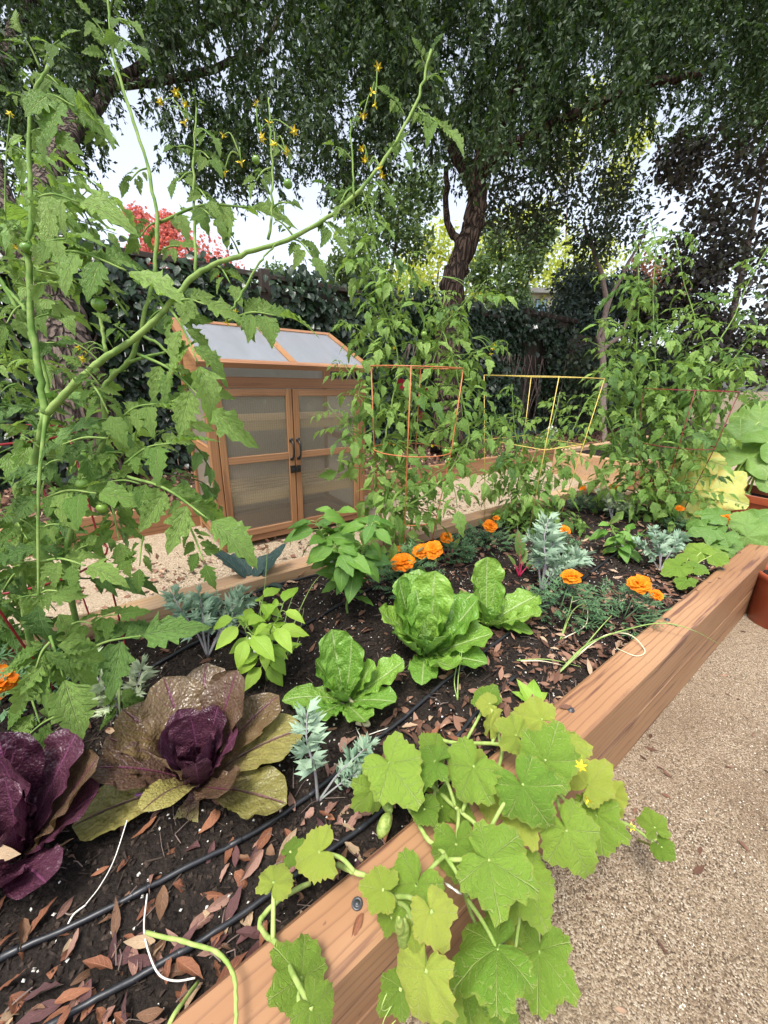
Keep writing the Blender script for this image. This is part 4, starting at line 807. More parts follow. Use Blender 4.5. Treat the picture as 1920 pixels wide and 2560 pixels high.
# ================================================================== PLANTS
RH = unit([RIGHT[0], RIGHT[1], 0]); FH = unit([FWD[0], FWD[1], 0]); UPV = np.array([0, 0, 1.0])
def out_dir(az): a = math.radians(az); return math.cos(a) * RH + math.sin(a) * FH   # 0 right, 90 away, 180 left, 270 towards the path
def rise(az, el): o = out_dir(az); e = math.radians(el); return math.cos(e) * o + math.sin(e) * UPV, -math.sin(e) * o + math.cos(e) * UPV
def S(x, y):
    p = PZ(x, y, SZ); p[1] = min(max(p[1], SY0 + .02), SY1 - .02); p[2] = soil_z(p[0], p[1]); return p

# ------------------------------------------------------------------ tomato leaves
def tom_tpl(i):
    return petiole_bend(grid_leaf(18, 6, ov(.20 + .03 * (i % 3), .9, .58), .2 + .1 * (i % 4), .06, .5, .60, 4 + i % 3, i, quilt=.05, nq=6, ruffle=.02, twist=.25 * ((i % 3) - 1)), .35 + .22 * (i % 4))
def tom_small(i): return petiole_bend(grid_leaf(9, 4, ov(.19 + .03 * (i % 3), .9, .56), .3, .1, .55, .65, 3 + i % 2, 50 + i, quilt=.04, nq=5), .5 + .25 * (i % 3))
TOM = [tom_tpl(i) for i in range(8)]; TOMS = [tom_small(i) for i in range(6)]
LEAFLET = {k: [tomesh('leaflet', t_, MT[k]) for t_ in TOM] for k in ('tomato', 'tomato_dark')}
def compound_plan(L, r, npair=3):
    """positions on a rachis of unit length: (t, side, length, angle)"""
    o = [(1.0, 0, .46, 0)]
    for j in range(npair):
        t = .80 - j * .24 + r.uniform(-.03, .03)
        for s_ in (-1, 1):
            o.append((t + r.uniform(-.03, .03), s_, (.36 - .05 * j) * r.uniform(.85, 1.15), r.uniform(50, 80)))
            if r.random() < .55: o.append((t - .11, s_, .13 * r.uniform(.7, 1.2), r.uniform(55, 95)))
    return [x for x in o if x[0] > .12]
def compound_tpl(seed, npair=3):
    """a whole compound leaf of unit length lying along +Y, as one small mesh"""
    r = np.random.default_rng(seed); g = Geo(); dr = r.uniform(.1, .45); P = spline([(0, 0, 0), (r.normal(0, .04), .35, .02), (r.normal(0, .06), .7, -dr * .45), (0, 1 - dr * .2, -dr)], 4)
    P = P * .74; g.tube(P, np.linspace(.010, .005, len(P)), 4, False)
    for t, s_, l_, a in compound_plan(1, r, npair):
        i = min(int(t * (len(P) - 1)), len(P) - 1); tg = unit(P[min(i + 1, len(P) - 1)] - P[max(i - 1, 0)]); sd = unit(np.cross(tg, [0, 0, 1])) * s_
        a = math.radians(a); d = unit(math.cos(a) * tg + math.sin(a) * sd + np.array([0, 0, r.uniform(-.45, .1)])); q = TOMS[r.integers(6)]
        R_ = frame(d, np.array([r.normal(0, .25), r.normal(0, .25), 1])); g.add(place(q, R_, l_ * .80, P[i] + d * .04), q[1], q[2], r.random() * .25)
    return g
COMP = {k: [compound_tpl(20 + i, 3).mesh('leaf', MT[k]) for i in range(10)] for k in ('tomato', 'tomato_dark')}
def big_leaf(root, b, tp, scale=1.0, mat='tomato', npair=3, sag=.12):
    """compound leaf with each leaflet an object: rachis from b to just short of tp"""
    r = np.random.default_rng(RNG.integers(1 << 30)); b, tp = np.asarray(b, float), np.asarray(tp, float); L = np.linalg.norm(tp - b); tl = min(.55 * L, .124) * scale; e = b + (tp - b) * max(.3, (L - tl * .9) / L)
    mid = lerp(b, e, .5) + UPV * sag * L * .5; P = spline([b, mid, e], 6); o = part('leaf', Geo().tube(P, np.linspace(.0026, .0014, len(P)) * (.7 + L * 2), 6), MT['tstem'], root)
    nb = unit(.55 * VIEW(e) + .75 * UPV + r.normal(0, .12, 3))
    for t, s_, l_, a in compound_plan(L, r, npair):
        if t < .25 and L < .12: continue
        i = min(int(t * (len(P) - 1)), len(P) - 1); tg = unit(P[min(i + 1, len(P) - 1)] - P[max(i - 1, 0)]); sd = unit(np.cross(tg, nb)) * s_; a = math.radians(a)
        d = unit(math.cos(a) * tg + math.sin(a) * sd + np.array([0, 0, r.uniform(-.5, -.05)])) if s_ else unit((tp - e) / max(np.linalg.norm(tp - e), 1e-6) + np.array([0, 0, -.15]))
        size = tl * (l_ / .44); inst('leaflet', LEAFLET[mat][r.integers(8)], o, frame(d, nb + r.normal(0, .3, 3)), size, P[i] + d * .006)
    return o
def leafy(root, P, d, L, mat='tomato'):
    nrm = UPV * .9 + VIEW(P) * .35 + RNG.normal(0, .25, 3); return inst('leaf', COMP[mat][RNG.integers(10)], root, frame(d, nrm), L, P)
def star_flower(root, c, s_=.012, d=None, name='flower'):
    d = unit(RNG.normal(size=3) * .6 + np.array([0, 0, -.5]) + VIEW(c) * .7) if d is None else d; R_ = frame(unit(np.cross(d, [.3, .2, .9])), d); g = Geo(); n = 6
    for k in range(n):
        a = k * 2 * math.pi / n; x, y = math.cos(a), math.sin(a); px, py = -y, x
        V = np.array([[0, 0, 0], [x * .45 + px * .2, y * .45 + py * .2, .05], [x, y, -.25], [x * .45 - px * .2, y * .45 - py * .2, .05]]); g.add(V @ (R_.T * s_) + c, np.array([[0, 1, 2, 3]]))
    g.tube([c, c + d * s_ * .5, c + d * s_ * .8], [s_ * .2, s_ * .16, .0004], 6); return part(name, g, MT['yflower'], root)
def fruit(root, c, r, mat='gfruit', squash=.93):
    g = Geo(); n = 12; g.lathe([(max(r * math.sin(a), 1e-4), -r * squash * math.cos(a)) for a in np.linspace(0, math.pi, 10)], n, c); o = part('tomato_fruit', g, MT[mat], root)
    g = Geo()
    for k in range(6):
        a = k * 1.05; e = np.array([math.cos(a), math.sin(a), 0]); t_ = np.array([-math.sin(a), math.cos(a), 0]) * .18 * r; tp = c + UPV * r * squash
        g.add([tp, tp + e * r * .5 + t_ + UPV * r * .05, tp + e * r * .95 + UPV * r * .3, tp + e * r * .5 - t_ + UPV * r * .05], np.array([[0, 1, 2, 3]]))
    g.tube([c + UPV * r * .9, c + UPV * r * 1.7], r * .08, 5); part('calyx', g, MT['tstem'], o); return o
def truss(root, b, pts, buds=4):
    for q in pts:
        m_ = lerp(b, q, .5) + UPV * .02; part('truss_stalk', Geo().tube(spline([b, m_, q], 4), [.0016] * 4 + [.0012] * 4 + [.001], 5), MT['tstem'], root); star_flower(root, q, RNG.uniform(.008, .012))
def stem(root, P, r0, r1, n=8, name='stem', mat='tstem'):
    Q = spline(P, 7); Q[1:-1] += RNG.normal(0, .0012 if mat == 'tstem' else .0003, (len(Q) - 2, 3)); r_ = np.linspace(r0, r1, len(Q)) * (1 + RNG.normal(0, .05, len(Q))); r_[::7] *= 1.1; part(name, Geo().tube(Q, r_, n), MT[mat], root); return Q

# ------------------------------------------------------------------ big tomato at the left
tl_base = S(95, 1700)
T1 = thing('tomato_plant', 'huge sprawling tomato plant with a long bare arching branch and yellow flowers', 'tomato plant', tl_base, 'tomato plants in the raised bed')
D = .80
def q(x, y, d=D): return PD(x, y, d)
stem(T1, [tl_base + [0, 0, -.02], q(60, 1500, .9), q(45, 1330, .88), q(85, 1150, .84), q(114, 1034)], .0085, .0072)
stem(T1, [S(215, 1660), q(165, 1400, .95), q(205, 1250, .95), q(260, 1090, .93), q(262, 970, .9), q(320, 905, .88), q(352, 830, .87), q(385, 690, .87), q(393, 555, .87), q(372, 420, .88), q(320, 260, .88), q(280, 116, .88), q(268, -30, .88)], .0072, .0025)
MB_ = stem(T1, [q(114, 1034), q(190, 955), q(250, 905), q(330, 852), q(415, 772), q(490, 688), q(600, 640, .82), q(735, 592, .84), q(870, 505, .86), q(962, 395, .88), q(1040, 255, .9), q(1078, 125, .9)], .0072, .0026)
stem(T1, [q(114, 1034), q(98, 940), q(78, 800), q(72, 660), q(80, 520, .8), q(72, 380, .8), q(82, 250, .8), q(120, 165, .8)], .0068, .003)
stem(T1, [q(130, 1010, .85), q(95, 880, .86), q(40, 770, .86), q(-20, 660, .86)], .0055, .004)
stem(T1, [q(490, 688), q(488, 560), q(484, 400), q(492, 270)], .0032, .0016); stem(T1, [q(670, 598, .83), q(682, 470, .83), q(676, 330, .83), q(672, 245, .83)], .0028, .0014)
stem(T1, [q(565, 800), q(600, 740), q(650, 655), q(690, 610)], .003, .0015); stem(T1, [q(265, 880), q(252, 800), q(246, 770)], .0035, .003); stem(T1, [q(885, 490, .86), q(880, 400, .86), q(876, 300, .86)], .0025, .0013)
stem(T1, [q(350, 832, .87), q(430, 890, .85), q(470, 975, .83)], .0035, .002); stem(T1, [q(324, 905, .87), q(440, 870, .85), q(520, 850, .84)], .0035, .002)
stem(T1, [q(66, 780, .85), q(30, 735, .86), q(-10, 700, .86)], .004, .003)
LEAVES = [(735, 592, 660, 520, .83, .7), (800, 550, 865, 610, .85, .8), (600, 640, 560, 560, .82, .7), (540, 662, 600, 740, .81, .8), (870, 505, 790, 440, .86, .8), (920, 450, 985, 500, .87, .7), (415, 772, 350, 700, .78, .8), (960, 398, 1010, 330, .88, .8), (488, 300, 430, 260, .8, .7), (484, 520, 560, 560, .8, .7), (680, 520, 745, 500, .83, .7), (676, 420, 620, 470, .83, .7), (678, 360, 730, 390, .83, .6), (1030, 265, 1075, 300, .9, .6), (330, 852, 250, 780, .78, .9), (190, 955, 130, 880, .76, .8), (72, 660, 10, 640, .79, .8), (76, 730, 160, 690, .79, .9), (80, 330, 180, 350, .8, .9), (90, 220, 20, 130, .8, .9), (100, 1180, 190, 1130, .76, .7), (96, 1330, 180, 1300, .75, .7), (96, 1330, 25, 1280, .75, .7), (94, 1490, 170, 1470, .74, .7), (94, 1490, 15, 1500, .74, .7),(114, 1040, 92, 1625, .76, .8), (425, 772, 548, 1012, .78, .9), (345, 885, 620, 1088, .8, .9), (296, 1051, 462, 978, .82, .85), (230, 960, 300, 1085, .8, .8), (312, 1160, 516, 1068, .8, .85), (268, 1096, 78, 1122, .74, .8),
          (352, 1210, 220, 1200, .78, .8), (318, 1192, 642, 1362, .78, 1), (470, 1310, 532, 1458, .78, .7), (280, 1262, 312, 1424, .82, .9), (359, 1340, 342, 1466, .8, .8), (105, 1250, 335, 1222, .77, .8), (92, 1245, 12, 1190, .76, .7), (99, 1405, 292, 1420, .75, .8), (97, 1405, -20, 1420, .75, .8),
          (125, 1590, 200, 1822, .70, 1.1), (125, 1605, 28, 1786, .68, 1.25), (172, 1660, 466, 1545, .82, 1), (300, 1700, 302, 1908, .84, .9), (230, 1560, 340, 1520, .85, .8), (140, 1790, 30, 1866, .8, .7), (60, 1690, 130, 1900, .82, .8), (180, 1560, 265, 1560, .85, .8),
          (86, 640, 230, 560, .78, .9), (65, 590, -10, 515, .78, .9), (248, 962, 172, 886, .76, 1), (320, 790, 168, 610, .84, .8), (88, 640, 448, 698, .79, 1.05), (82, 250, 295, 285, .80, 1), (100, 170, 20, 15, .8, 1), (110, 160, 175, 60, .8, .8), (75, 400, -15, 330, .8, .9), (72, 505, 300, 505, .8, .9), (75, 600, -10, 540, .79, .9),
          (82, 260, -10, 210, .8, .9), (100, 190, 180, 230, .82, .8), (275, 115, 195, -10, .88, .9), (278, 100, 366, 120, .88, .8), (278, 60, 350, 50, .88, .8), (272, 40, 300, -60, .88, .8), (290, 370, 180, 285, .88, .9), (300, 220, 235, 60, .88, .8), (370, 420, 300, 470, .88, .7), (492, 275, 484, 222, .8, .8), (490, 325, 552, 350, .8, .8), (488, 380, 548, 408, .8, .8),
          (486, 375, 412, 362, .8, .8), (485, 430, 420, 470, .8, .8), (486, 470, 540, 520, .8, .8), (400, 556, 718, 502, .86, .8), (730, 596, 812, 668, .84, .8), (430, 760, 582, 762, .78, .9), (568, 804, 786, 778, .8, .85), (1066, 190, 1042, 98, .9, .9), (1068, 170, 1098, 82, .9, .9), (1060, 205, 1114, 172, .9, .7),
          (1024, 284, 1166, 345, .9, .8), (1012, 290, 958, 212, .9, .8), (992, 345, 1030, 395, .9, .7), (880, 400, 815, 345, .86, .8), (878, 330, 905, 250, .86, .7), (879, 470, 835, 530, .86, .7), (393, 555, 320, 620, .87, .8), (390, 640, 480, 600, .87, .7), (352, 830, 470, 720, .86, .8), (262, 970, 190, 1010, .88, .8), (250, 905, 150, 830, .82, .7), (60, 760, -20, 850, .84, .9), (70, 820, 160, 760, .86, .8), (45, 1330, -30, 1240, .86, .9), (60, 1500, 175, 1480, .86, .9), (55, 1420, -30, 1520, .84, .9), (175, 1400, 260, 1330, .9, .9), (200, 1260, 120, 1180, .9, .8), (230, 1150, 360, 1120, .9, .8), (100, 1120, 10, 1060, .8, .9), (40, 960, -30, 1000, .84, .9), (85, 880, 175, 840, .86, .8), (30, 1290, 95, 1390, .86, .8)]
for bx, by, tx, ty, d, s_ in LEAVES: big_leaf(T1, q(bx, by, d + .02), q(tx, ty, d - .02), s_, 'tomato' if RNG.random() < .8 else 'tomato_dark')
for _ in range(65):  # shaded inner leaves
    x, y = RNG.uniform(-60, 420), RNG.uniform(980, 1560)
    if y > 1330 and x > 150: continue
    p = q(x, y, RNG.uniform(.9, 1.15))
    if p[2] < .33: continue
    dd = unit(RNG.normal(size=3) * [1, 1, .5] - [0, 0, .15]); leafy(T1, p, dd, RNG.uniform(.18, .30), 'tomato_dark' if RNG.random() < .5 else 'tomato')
for _ in range(64):
    x, y = RNG.uniform(-80, 190), RNG.uniform(330, 1000)
    if x > 75 and 620 < y < 960: continue
    p = q(x, y, RNG.uniform(.9, 1.2)); leafy(T1, p, unit(RNG.normal(size=3) * [1, 1, .5] - [0, 0, .1]), RNG.uniform(.16, .26), 'tomato' if RNG.random() < .75 else 'tomato_dark')
for b, pts in (((470, 300), [(440, 232), (463, 262), (460, 305), (400, 255)]), ((645, 330), [(640, 258), (735, 328), (655, 345)]), ((600, 390), [(602, 405), (560, 430), (558, 338)]), ((690, 360), [(686, 362), (672, 305), (715, 380)]), ((940, 240), [(945, 168), (930, 232), (938, 262), (908, 290)]), ((920, 420), [(905, 372), (950, 420), (955, 440), (912, 400)]), ((280, 890), [(195, 870), (212, 878), (206, 898)]), ((560, 800), [(556, 772), (588, 780), (568, 805)]), ((450, 930), [(433, 925), (465, 945), (470, 960)]), ((15, 640), [(38, 618), (25, 285)])):
    truss(T1, q(*b, .84), [q(x, y, .83) for x, y in pts])
for x, y, r in ((165, 691, .0125), (238, 722, .0115), (247, 762, .0135), (640, 400, .008), (720, 460, .009), (66, 620, .011), (205, 1210, .012), (255, 1270, .011), (205, 1140, .010)): fruit(T1, q(x, y, .79), r)
for x, y in ((165, 691), (247, 735)): part('truss_stalk', Geo().tube(spline([q(90, 675, .79), q(x - 30, y - 30, .79), q(x, y - 14, .79)], 4), .0018, 5), MT['tstem'], T1)

# ------------------------------------------------------------------ cages
def ring(c, r, n=28): return [c + np.array([math.cos(a) * r, math.sin(a) * r, 0]) for a in np.linspace(0, 2 * math.pi, n)]
def cage(label, base, mat, zs, rs, nleg=4, rot=.4, lean=(0, 0), wire=.0024):
    t_ = thing('tomato_cage', label, 'plant cage', base, 'wire tomato cages'); base = np.asarray(base, float); ax = lambda z: base + np.array([lean[0] * (z - base[2]), lean[1] * (z - base[2]), z - base[2]])
    for z, r in zip(zs, rs): part('ring', Geo().tube(ring(ax(z), r), wire, 6), MT[mat], t_)
    for k in range(nleg):
        a = rot + k * 2 * math.pi / nleg; e = np.array([math.cos(a), math.sin(a), 0]); P = [ax(z) + e * r for z, r in zip(zs, rs)] + [ax(base[2] - .02) + e * rs[-1] * .8]; part('leg', Geo().tube(P, wire, 6), MT[mat], t_)
    return t_
def zat(b, y):
    lo, hi = -.5, 3.0
    for _ in range(40):
        m_ = (lo + hi) / 2
        if proj([b[0], b[1], m_])[1] > y: lo = m_
        else: hi = m_
    return lo
cb = S(1015, 1405)
cage('orange wire tomato cage around the middle tomato by the greenhouse', cb, 'cage_orange', [zat(cb, 918), zat(cb, 1125), zat(cb, 1290)], [.185, .165, .125], 4, .75, (.02, .02), .0024)
c1 = S(190, 1640)
cage('red wire cage inside the big left tomato', c1, 'cage_red', [zat(c1, 1085), zat(c1, 1400), zat(c1, 1660)], [.20, .17, .13], 4, 1.2, (-.12, .02), .0028)
c3 = S(1635, 1300)
cage('dark red wire cage buried in the right hand tomato', c3, 'cage_dkred', [zat(c3, 975), zat(c3, 1110), zat(c3, 1215)], [.22, .19, .15], 4, .4, (0, 0), .0024)
yb = S(1300, 1320); t_ = thing('tomato_cage', 'yellow square wire cage with straight legs around a young tomato', 'plant cage', yb, 'wire tomato cages')
zt, zm = zat(yb, 942), zat(yb, 1105)
def sq(z, h): return [yb + np.array([sx * h, sy * h, z - yb[2]]) for sx, sy in ((-1, -1), (1, -1), (1, 1), (-1, 1), (-1, -1))]
for z, h in ((zt, .21), (zm, .18)): part('ring', Geo().tube(sq(z, h), .0021, 6), MT['cage_yellow'], t_)
for sx, sy in ((-1, -1), (1, -1), (1, 1), (-1, 1)): part('leg', Geo().tube([yb + np.array([sx * .21, sy * .21, zt - yb[2]]), yb + np.array([sx * .14, sy * .14, -.02])], .0021, 6), MT['cage_yellow'], t_)

def bush(root, stems, r0, per_m, Ll, dens_mat=.4, top=1.0, droop=.25, inner=0, box=None):
    for P in stems:
        Q = stem(root, P, r0, r0 * .4, 7); L = np.concatenate([[0], np.cumsum(np.linalg.norm(np.diff(Q, axis=0), axis=1))]); n = int(L[-1] * per_m); a0 = RNG.uniform(0, 6)
        for k in range(n):
            s_ = L[-1] * (k + .7) / n; i = min(np.searchsorted(L, s_), len(Q) - 1); f = s_ / L[-1]; a = a0 + k * 2.4; d = unit(np.array([math.cos(a), math.sin(a), RNG.uniform(-.35, .45) - droop * (1 - f)]))
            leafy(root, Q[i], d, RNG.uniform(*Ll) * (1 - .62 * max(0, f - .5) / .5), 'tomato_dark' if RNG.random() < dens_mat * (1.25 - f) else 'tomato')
# middle tomato
b = S(990, 1400); T2 = thing('tomato_plant', 'tall thin tomato plant reaching out of the orange cage', 'tomato plant', b, 'tomato plants in the raised bed')
dm = dep(b); k = lambda x, y, o=0: PD(x, y, dm - .12 + o)
bush(T2, [[b, k(985, 1290), k(968, 1220), k(960, 1130), k(975, 1030), k(996, 920), k(982, 830), k(955, 755), k(935, 690), k(910, 600), k(885, 540)], [k(968, 1225), k(1010, 1150, .1), k(1040, 1040, .1), k(1075, 930, .1), k(1110, 800, .1), k(1090, 720, .1)],
           [k(985, 1280), k(1060, 1240, -.05), k(1130, 1170, -.05), k(1172, 1095, -.05), k(1155, 996, -.05), k(1130, 890, -.05), k(1105, 815), k(1112, 730)]], .0050, 38, (.18, .29), .1)
bush(T2, [[k(955, 755), k(940, 640), k(925, 540), k(905, 470)], [k(975, 1030), k(930, 1000), k(890, 950), k(850, 900)], [k(960, 1130), k(910, 1120), k(860, 1060), k(820, 1010)], [k(1130, 890), k(1190, 880), k(1250, 850)], [k(1100, 815), k(1150, 770), k(1215, 700)], [k(980, 830), k(1010, 740), k(1020, 640)], [k(990, 900), k(905, 830), k(850, 800)], [k(1172, 1095), k(1230, 1060), k(1290, 1040)]], .0030, 40, (.14, .24), .15)
for bq, pts in (((1180, 845), [(1232, 870), (1228, 885), (1236, 862), (1242, 875)]), ((1070, 700), [(1085, 690), (1078, 740), (1105, 660)]), ((1100, 690), [(1180, 735), (1190, 742), (1200, 735)]), ((980, 1110), [(985, 1112), (1080, 1115)]), ((945, 760), [(1130, 780), (985, 870)])): truss(T2, k(*bq), [k(x, y) for x, y in pts])
for x, y, r in ((1128, 1130, .017), (1138, 1112, .015), (1115, 1128, .014), (1122, 1150, .012), (1016, 805, .014), (1040, 830, .013), (1060, 836, .014)): fruit(T2, k(x, y, -.04), r)
# young tomato in the yellow cage
b = S(1285, 1325); T3 = thing('tomato_plant', 'young slender tomato plant inside the yellow cage', 'tomato plant', b, 'tomato plants in the raised bed'); dm = dep(b); k3 = lambda x, y, o=0: PD(x, y, dm + o)
bush(T3, [[b, k3(1290, 1240), k3(1300, 1150), k3(1285, 1060), k3(1280, 960)], [b, k3(1330, 1230), k3(1390, 1160), k3(1430, 1080), k3(1470, 1000), k3(1520, 970)], [k3(1290, 1240), k3(1340, 1130), k3(1380, 1060), k3(1400, 980)], [k3(1290, 1200), k3(1240, 1130), k3(1225, 1060)], [k3(1310, 1290), k3(1400, 1280), k3(1450, 1310)]], .005, 34, (.18, .29), .15)
# big tomato at the right
b = S(1655, 1300); T4 = thing('tomato_plant', 'dense bushy tomato plant with upright shoots at the right end of the bed', 'tomato plant', b, 'tomato plants in the raised bed'); dm = dep(b) - .1; k4 = lambda x, y, o=0: PD(x, y, dm + o)
bush(T4, [[b, k4(1650, 1150), k4(1642, 1000), k4(1638, 880), k4(1632, 740), k4(1640, 620), k4(1625, 545)], [b, k4(1600, 1140), k4(1588, 1000), k4(1592, 850), k4(1598, 720), k4(1590, 600)], [k4(1650, 1200), k4(1690, 1080), k4(1740, 990), k4(1810, 928), k4(1880, 843), k4(1960, 800)], [k4(1690, 1080), k4(1740, 960), k4(1777, 886), k4(1832, 797), k4(1874, 700), k4(1925, 610)],
           [k4(1660, 1130), k4(1700, 1000), k4(1760, 890), k4(1738, 800), k4(1709, 700), k4(1690, 600)], [b, k4(1560, 1180), k4(1530, 1080), k4(1500, 1000), k4(1500, 930)], [b, k4(1720, 1180), k4(1745, 1090), k4(1765, 1000), k4(1750, 940)]], .0055, 19, (.20, .32), .25)
bush(T4, [[k4(1642, 1000), k4(1560, 940), k4(1520, 880), k4(1470, 850)], [k4(1638, 880), k4(1700, 800), k4(1760, 760)], [k4(1592, 850), k4(1530, 800), k4(1490, 800)], [k4(1650, 1150), k4(1580, 1120), k4(1510, 1130)], [k4(1632, 740), k4(1560, 690), k4(1500, 700)], [k4(1700, 1000), k4(1790, 980), k4(1880, 1010)], [k4(1740, 960), k4(1820, 900), k4(1910, 900)], [k4(1660, 1200), k4(1750, 1240), k4(1840, 1260)], [k4(1640, 620), k4(1680, 580), k4(1730, 600)], [k4(1810, 928), k4(1850, 980), k4(1920, 960)]], .0034, 22, (.17, .28), .25)
for _ in range(60):
    p = k4(RNG.uniform(1480, 1760), RNG.uniform(850, 1230), RNG.uniform(-.25, .3)); leafy(T4, p, unit(RNG.normal(size=3) * [1, 1, .5] - [0, 0, .2]), RNG.uniform(.16, .25), 'tomato_dark' if RNG.random() < .5 else 'tomato')

# ------------------------------------------------------------------ cucumber vine over the front timber
def polar_leaf(seed, rough=.05):
    r = np.random.default_rng(seed); th = np.radians(np.arange(-180, 181, 7.5)); A = [-180, -168, -150, -122, -95, -62, -34, 0, 34, 62, 95, 122, 150, 168, 180]; Rr = np.array([.05, .36, .56, .72, .62, .84, .70, 1.0, .70, .84, .62, .72, .56, .36, .05])
    Rr = Rr * (1 + np.concatenate([[0], r.normal(0, .075, 13), [0]])); base = np.interp(np.degrees(th), A, Rr); base *= 1 + rough * ((np.arange(len(th)) % 2) * 2 - 1) + r.normal(0, .015, len(th))
    r_cup = r.uniform(.05, .42); V, UV = [], []; fr = [0.0, .22, .45, .68, .86, 1.0]; ph = r.uniform(0, 6, 4)
    for f in fr:
        for t_, R_ in zip(th, base):
            rr = f * R_; dv = (math.degrees(t_) + 180) % 60; dv = min(dv, 60 - dv) / 30; ww = .09 * rr * dv + .05 * math.sin(t_ * 2 + ph[0]) * rr - r_cup * rr ** 2 + .05 * f ** 3 * math.sin(t_ * 9 + ph[1]) + .02 * math.sin(rr * 14 + ph[2]) * f
            V.append([math.sin(t_) * rr, math.cos(t_) * rr, ww]); UV.append([.5 + .5 * dv, f])
    n = len(th); Fq = [[i * n + j, i * n + j + 1, (i + 1) * n + j + 1, (i + 1) * n + j] for i in range(len(fr) - 1) for j in range(n - 1)]
    return np.array(V), np.array(Fq), np.array(UV)
PL = [polar_leaf(i, .045) for i in range(11)]
CUC = {k: [tomesh('leaf', p, MT[k]) for p in PL] for k in ('cuc', 'cuc_yellow')}
cu0 = PZ(1010, 2030, .36); CV = thing('cucumber_vine', 'lime green cucumber vine spilling over the front timber onto the gravel', 'cucumber vine', cu0)
def rimz(x, y, dz=.03): return PZ(x, y, RIM + dz)
def side(x, y, Y=.19): return PY(x, y, Y)
VN = {}
for nm, pts in dict(A=[rimz(940, 2010, -.03), rimz(1003, 2003), rimz(1035, 2040), rimz(1068, 2097), rimz(1100, 2122), rimz(1150, 2200), side(1180, 2290, .235), side(1230, 2380, .215), side(1290, 2480, .21)], B=[rimz(1080, 1839, -.03), rimz(1133, 1857, -.01), rimz(1242, 1860), rimz(1278, 1877), rimz(1328, 1913), rimz(1400, 1990, .02), side(1470, 2040, .2), PZ(1540, 2050, .22), PZ(1600, 2080, .17), PZ(1655, 2125, .14)],
                    C=[rimz(1075, 1960, 0), rimz(1130, 2010), rimz(1190, 2062), rimz(1260, 2125), side(1320, 2200, .22), side(1340, 2330, .19)], D=[rimz(845, 2162, -.02), rimz(880, 2178), rimz(930, 2200), rimz(1000, 2265), side(1020, 2350, .235), side(1060, 2450, .22)],
                    E=[rimz(775, 2208, -.03), rimz(708, 2242, -.02), rimz(652, 2298, -.02), rimz(663, 2337, -.01), rimz(700, 2367), rimz(735, 2445), side(760, 2540, .24)], G=[PZ(366, 2332, .30), PZ(457, 2353, .33), PZ(541, 2381, .36), rimz(581, 2429), rimz(590, 2500), rimz(588, 2600)], K=[PZ(405, 2600, .33), PZ(440, 2530, .34), PZ(495, 2455, .30)]).items():
    VN[nm] = stem(CV, pts, *((.0029, .0024) if nm in 'GK' else (.0040, .003)), 8, 'vine', 'cstem')
ALLV = np.concatenate([VN[k_] for k_ in 'ABCDE'])
# cx, cy, radius px, tip direction (deg, 90 = up in view), lifted height or side plane, colour
CL = [(990, 1930, 92, -60, ('z', .10), 0), (925, 1985, 62, 215, ('z', .05), 0), (1072, 1905, 68, 150, ('z', .09), 0), (1172, 1940, 88, 250, ('z', .10), 0), (1068, 2030, 48, -65, ('z', .05), 0), (1280, 1830, 56, 140, ('z', .09), 1), (1338, 1795, 58, 160, ('z', .10), 1),
      (1372, 1880, 88, 70, ('z', .13), 0), (1425, 1860, 66, -40, ('z', .09), 1), (1322, 1990, 100, -55, ('z', .11), 0), (1430, 2100, 92, -65, ('s', .15), 0), (1480, 1950, 66, 60, ('s', .20), 1), (1495, 2062, 74, -75, ('s', .16), 0), (1632, 2058, 38, 115, ('p', .19), 0), (1662, 2125, 34, -40, ('p', .16), 0), (1535, 2000, 46, -50, ('s', .16), 1),
      (1250, 2165, 118, -60, ('z', .08), 0), (1142, 2132, 74, -85, ('z', .04), 0), (945, 2222, 58, 160, ('z', .06), 1), (1032, 2238, 92, -100, ('z', .05), 0), (1085, 2300, 70, -70, ('s', .19), 1), (1215, 2385, 122, -95, ('s', .16), 0), (1325, 2225, 82, -75, ('s', .17), 0), (1345, 2410, 100, -80, ('s', .14), 0),
      (1055, 2455, 100, -95, ('s', .17), 1), (690, 2192, 52, 85, ('z', .05), 1), (785, 2137, 68, 200, ('z', .06), 1), (738, 2425, 90, 95, ('z', .04), 0), (790, 2530, 68, -60, ('s', .22), 0), (1125, 2535, 70, -80, ('s', .17), 0), (1200, 2540, 60, -70, ('s', .16), 0), (1320, 2545, 72, -100, ('s', .13), 0), (990, 2480, 56, -120, ('s', .2), 0), (1225, 1985, 60, -80, ('z', .03), 1), (1300, 2060, 60, -110, ('z', .03), 1), (1115, 2010, 44, 20, ('z', .02), 0), (1200, 1900, 36, 60, ('z', .05), 1), (1270, 2300, 60, -60, ('s', .2), 0), (1150, 2480, 60, -110, ('s', .19), 0)]
_r = np.random.default_rng(77)
for _ in range(20):
    i = _r.integers(0, len(CL)); cx, cy, rp, an, mz, yl = CL[i]
    if cx > 1560: continue
    CL.append((cx + _r.uniform(-75, 75), cy + _r.uniform(-75, 75), _r.uniform(34, 58), an + _r.uniform(-70, 70), (mz[0], max(.02, mz[1] + _r.uniform(-.05, .0)) if mz[0] == 'z' else mz[1] + .01), int(_r.random() < .4)))
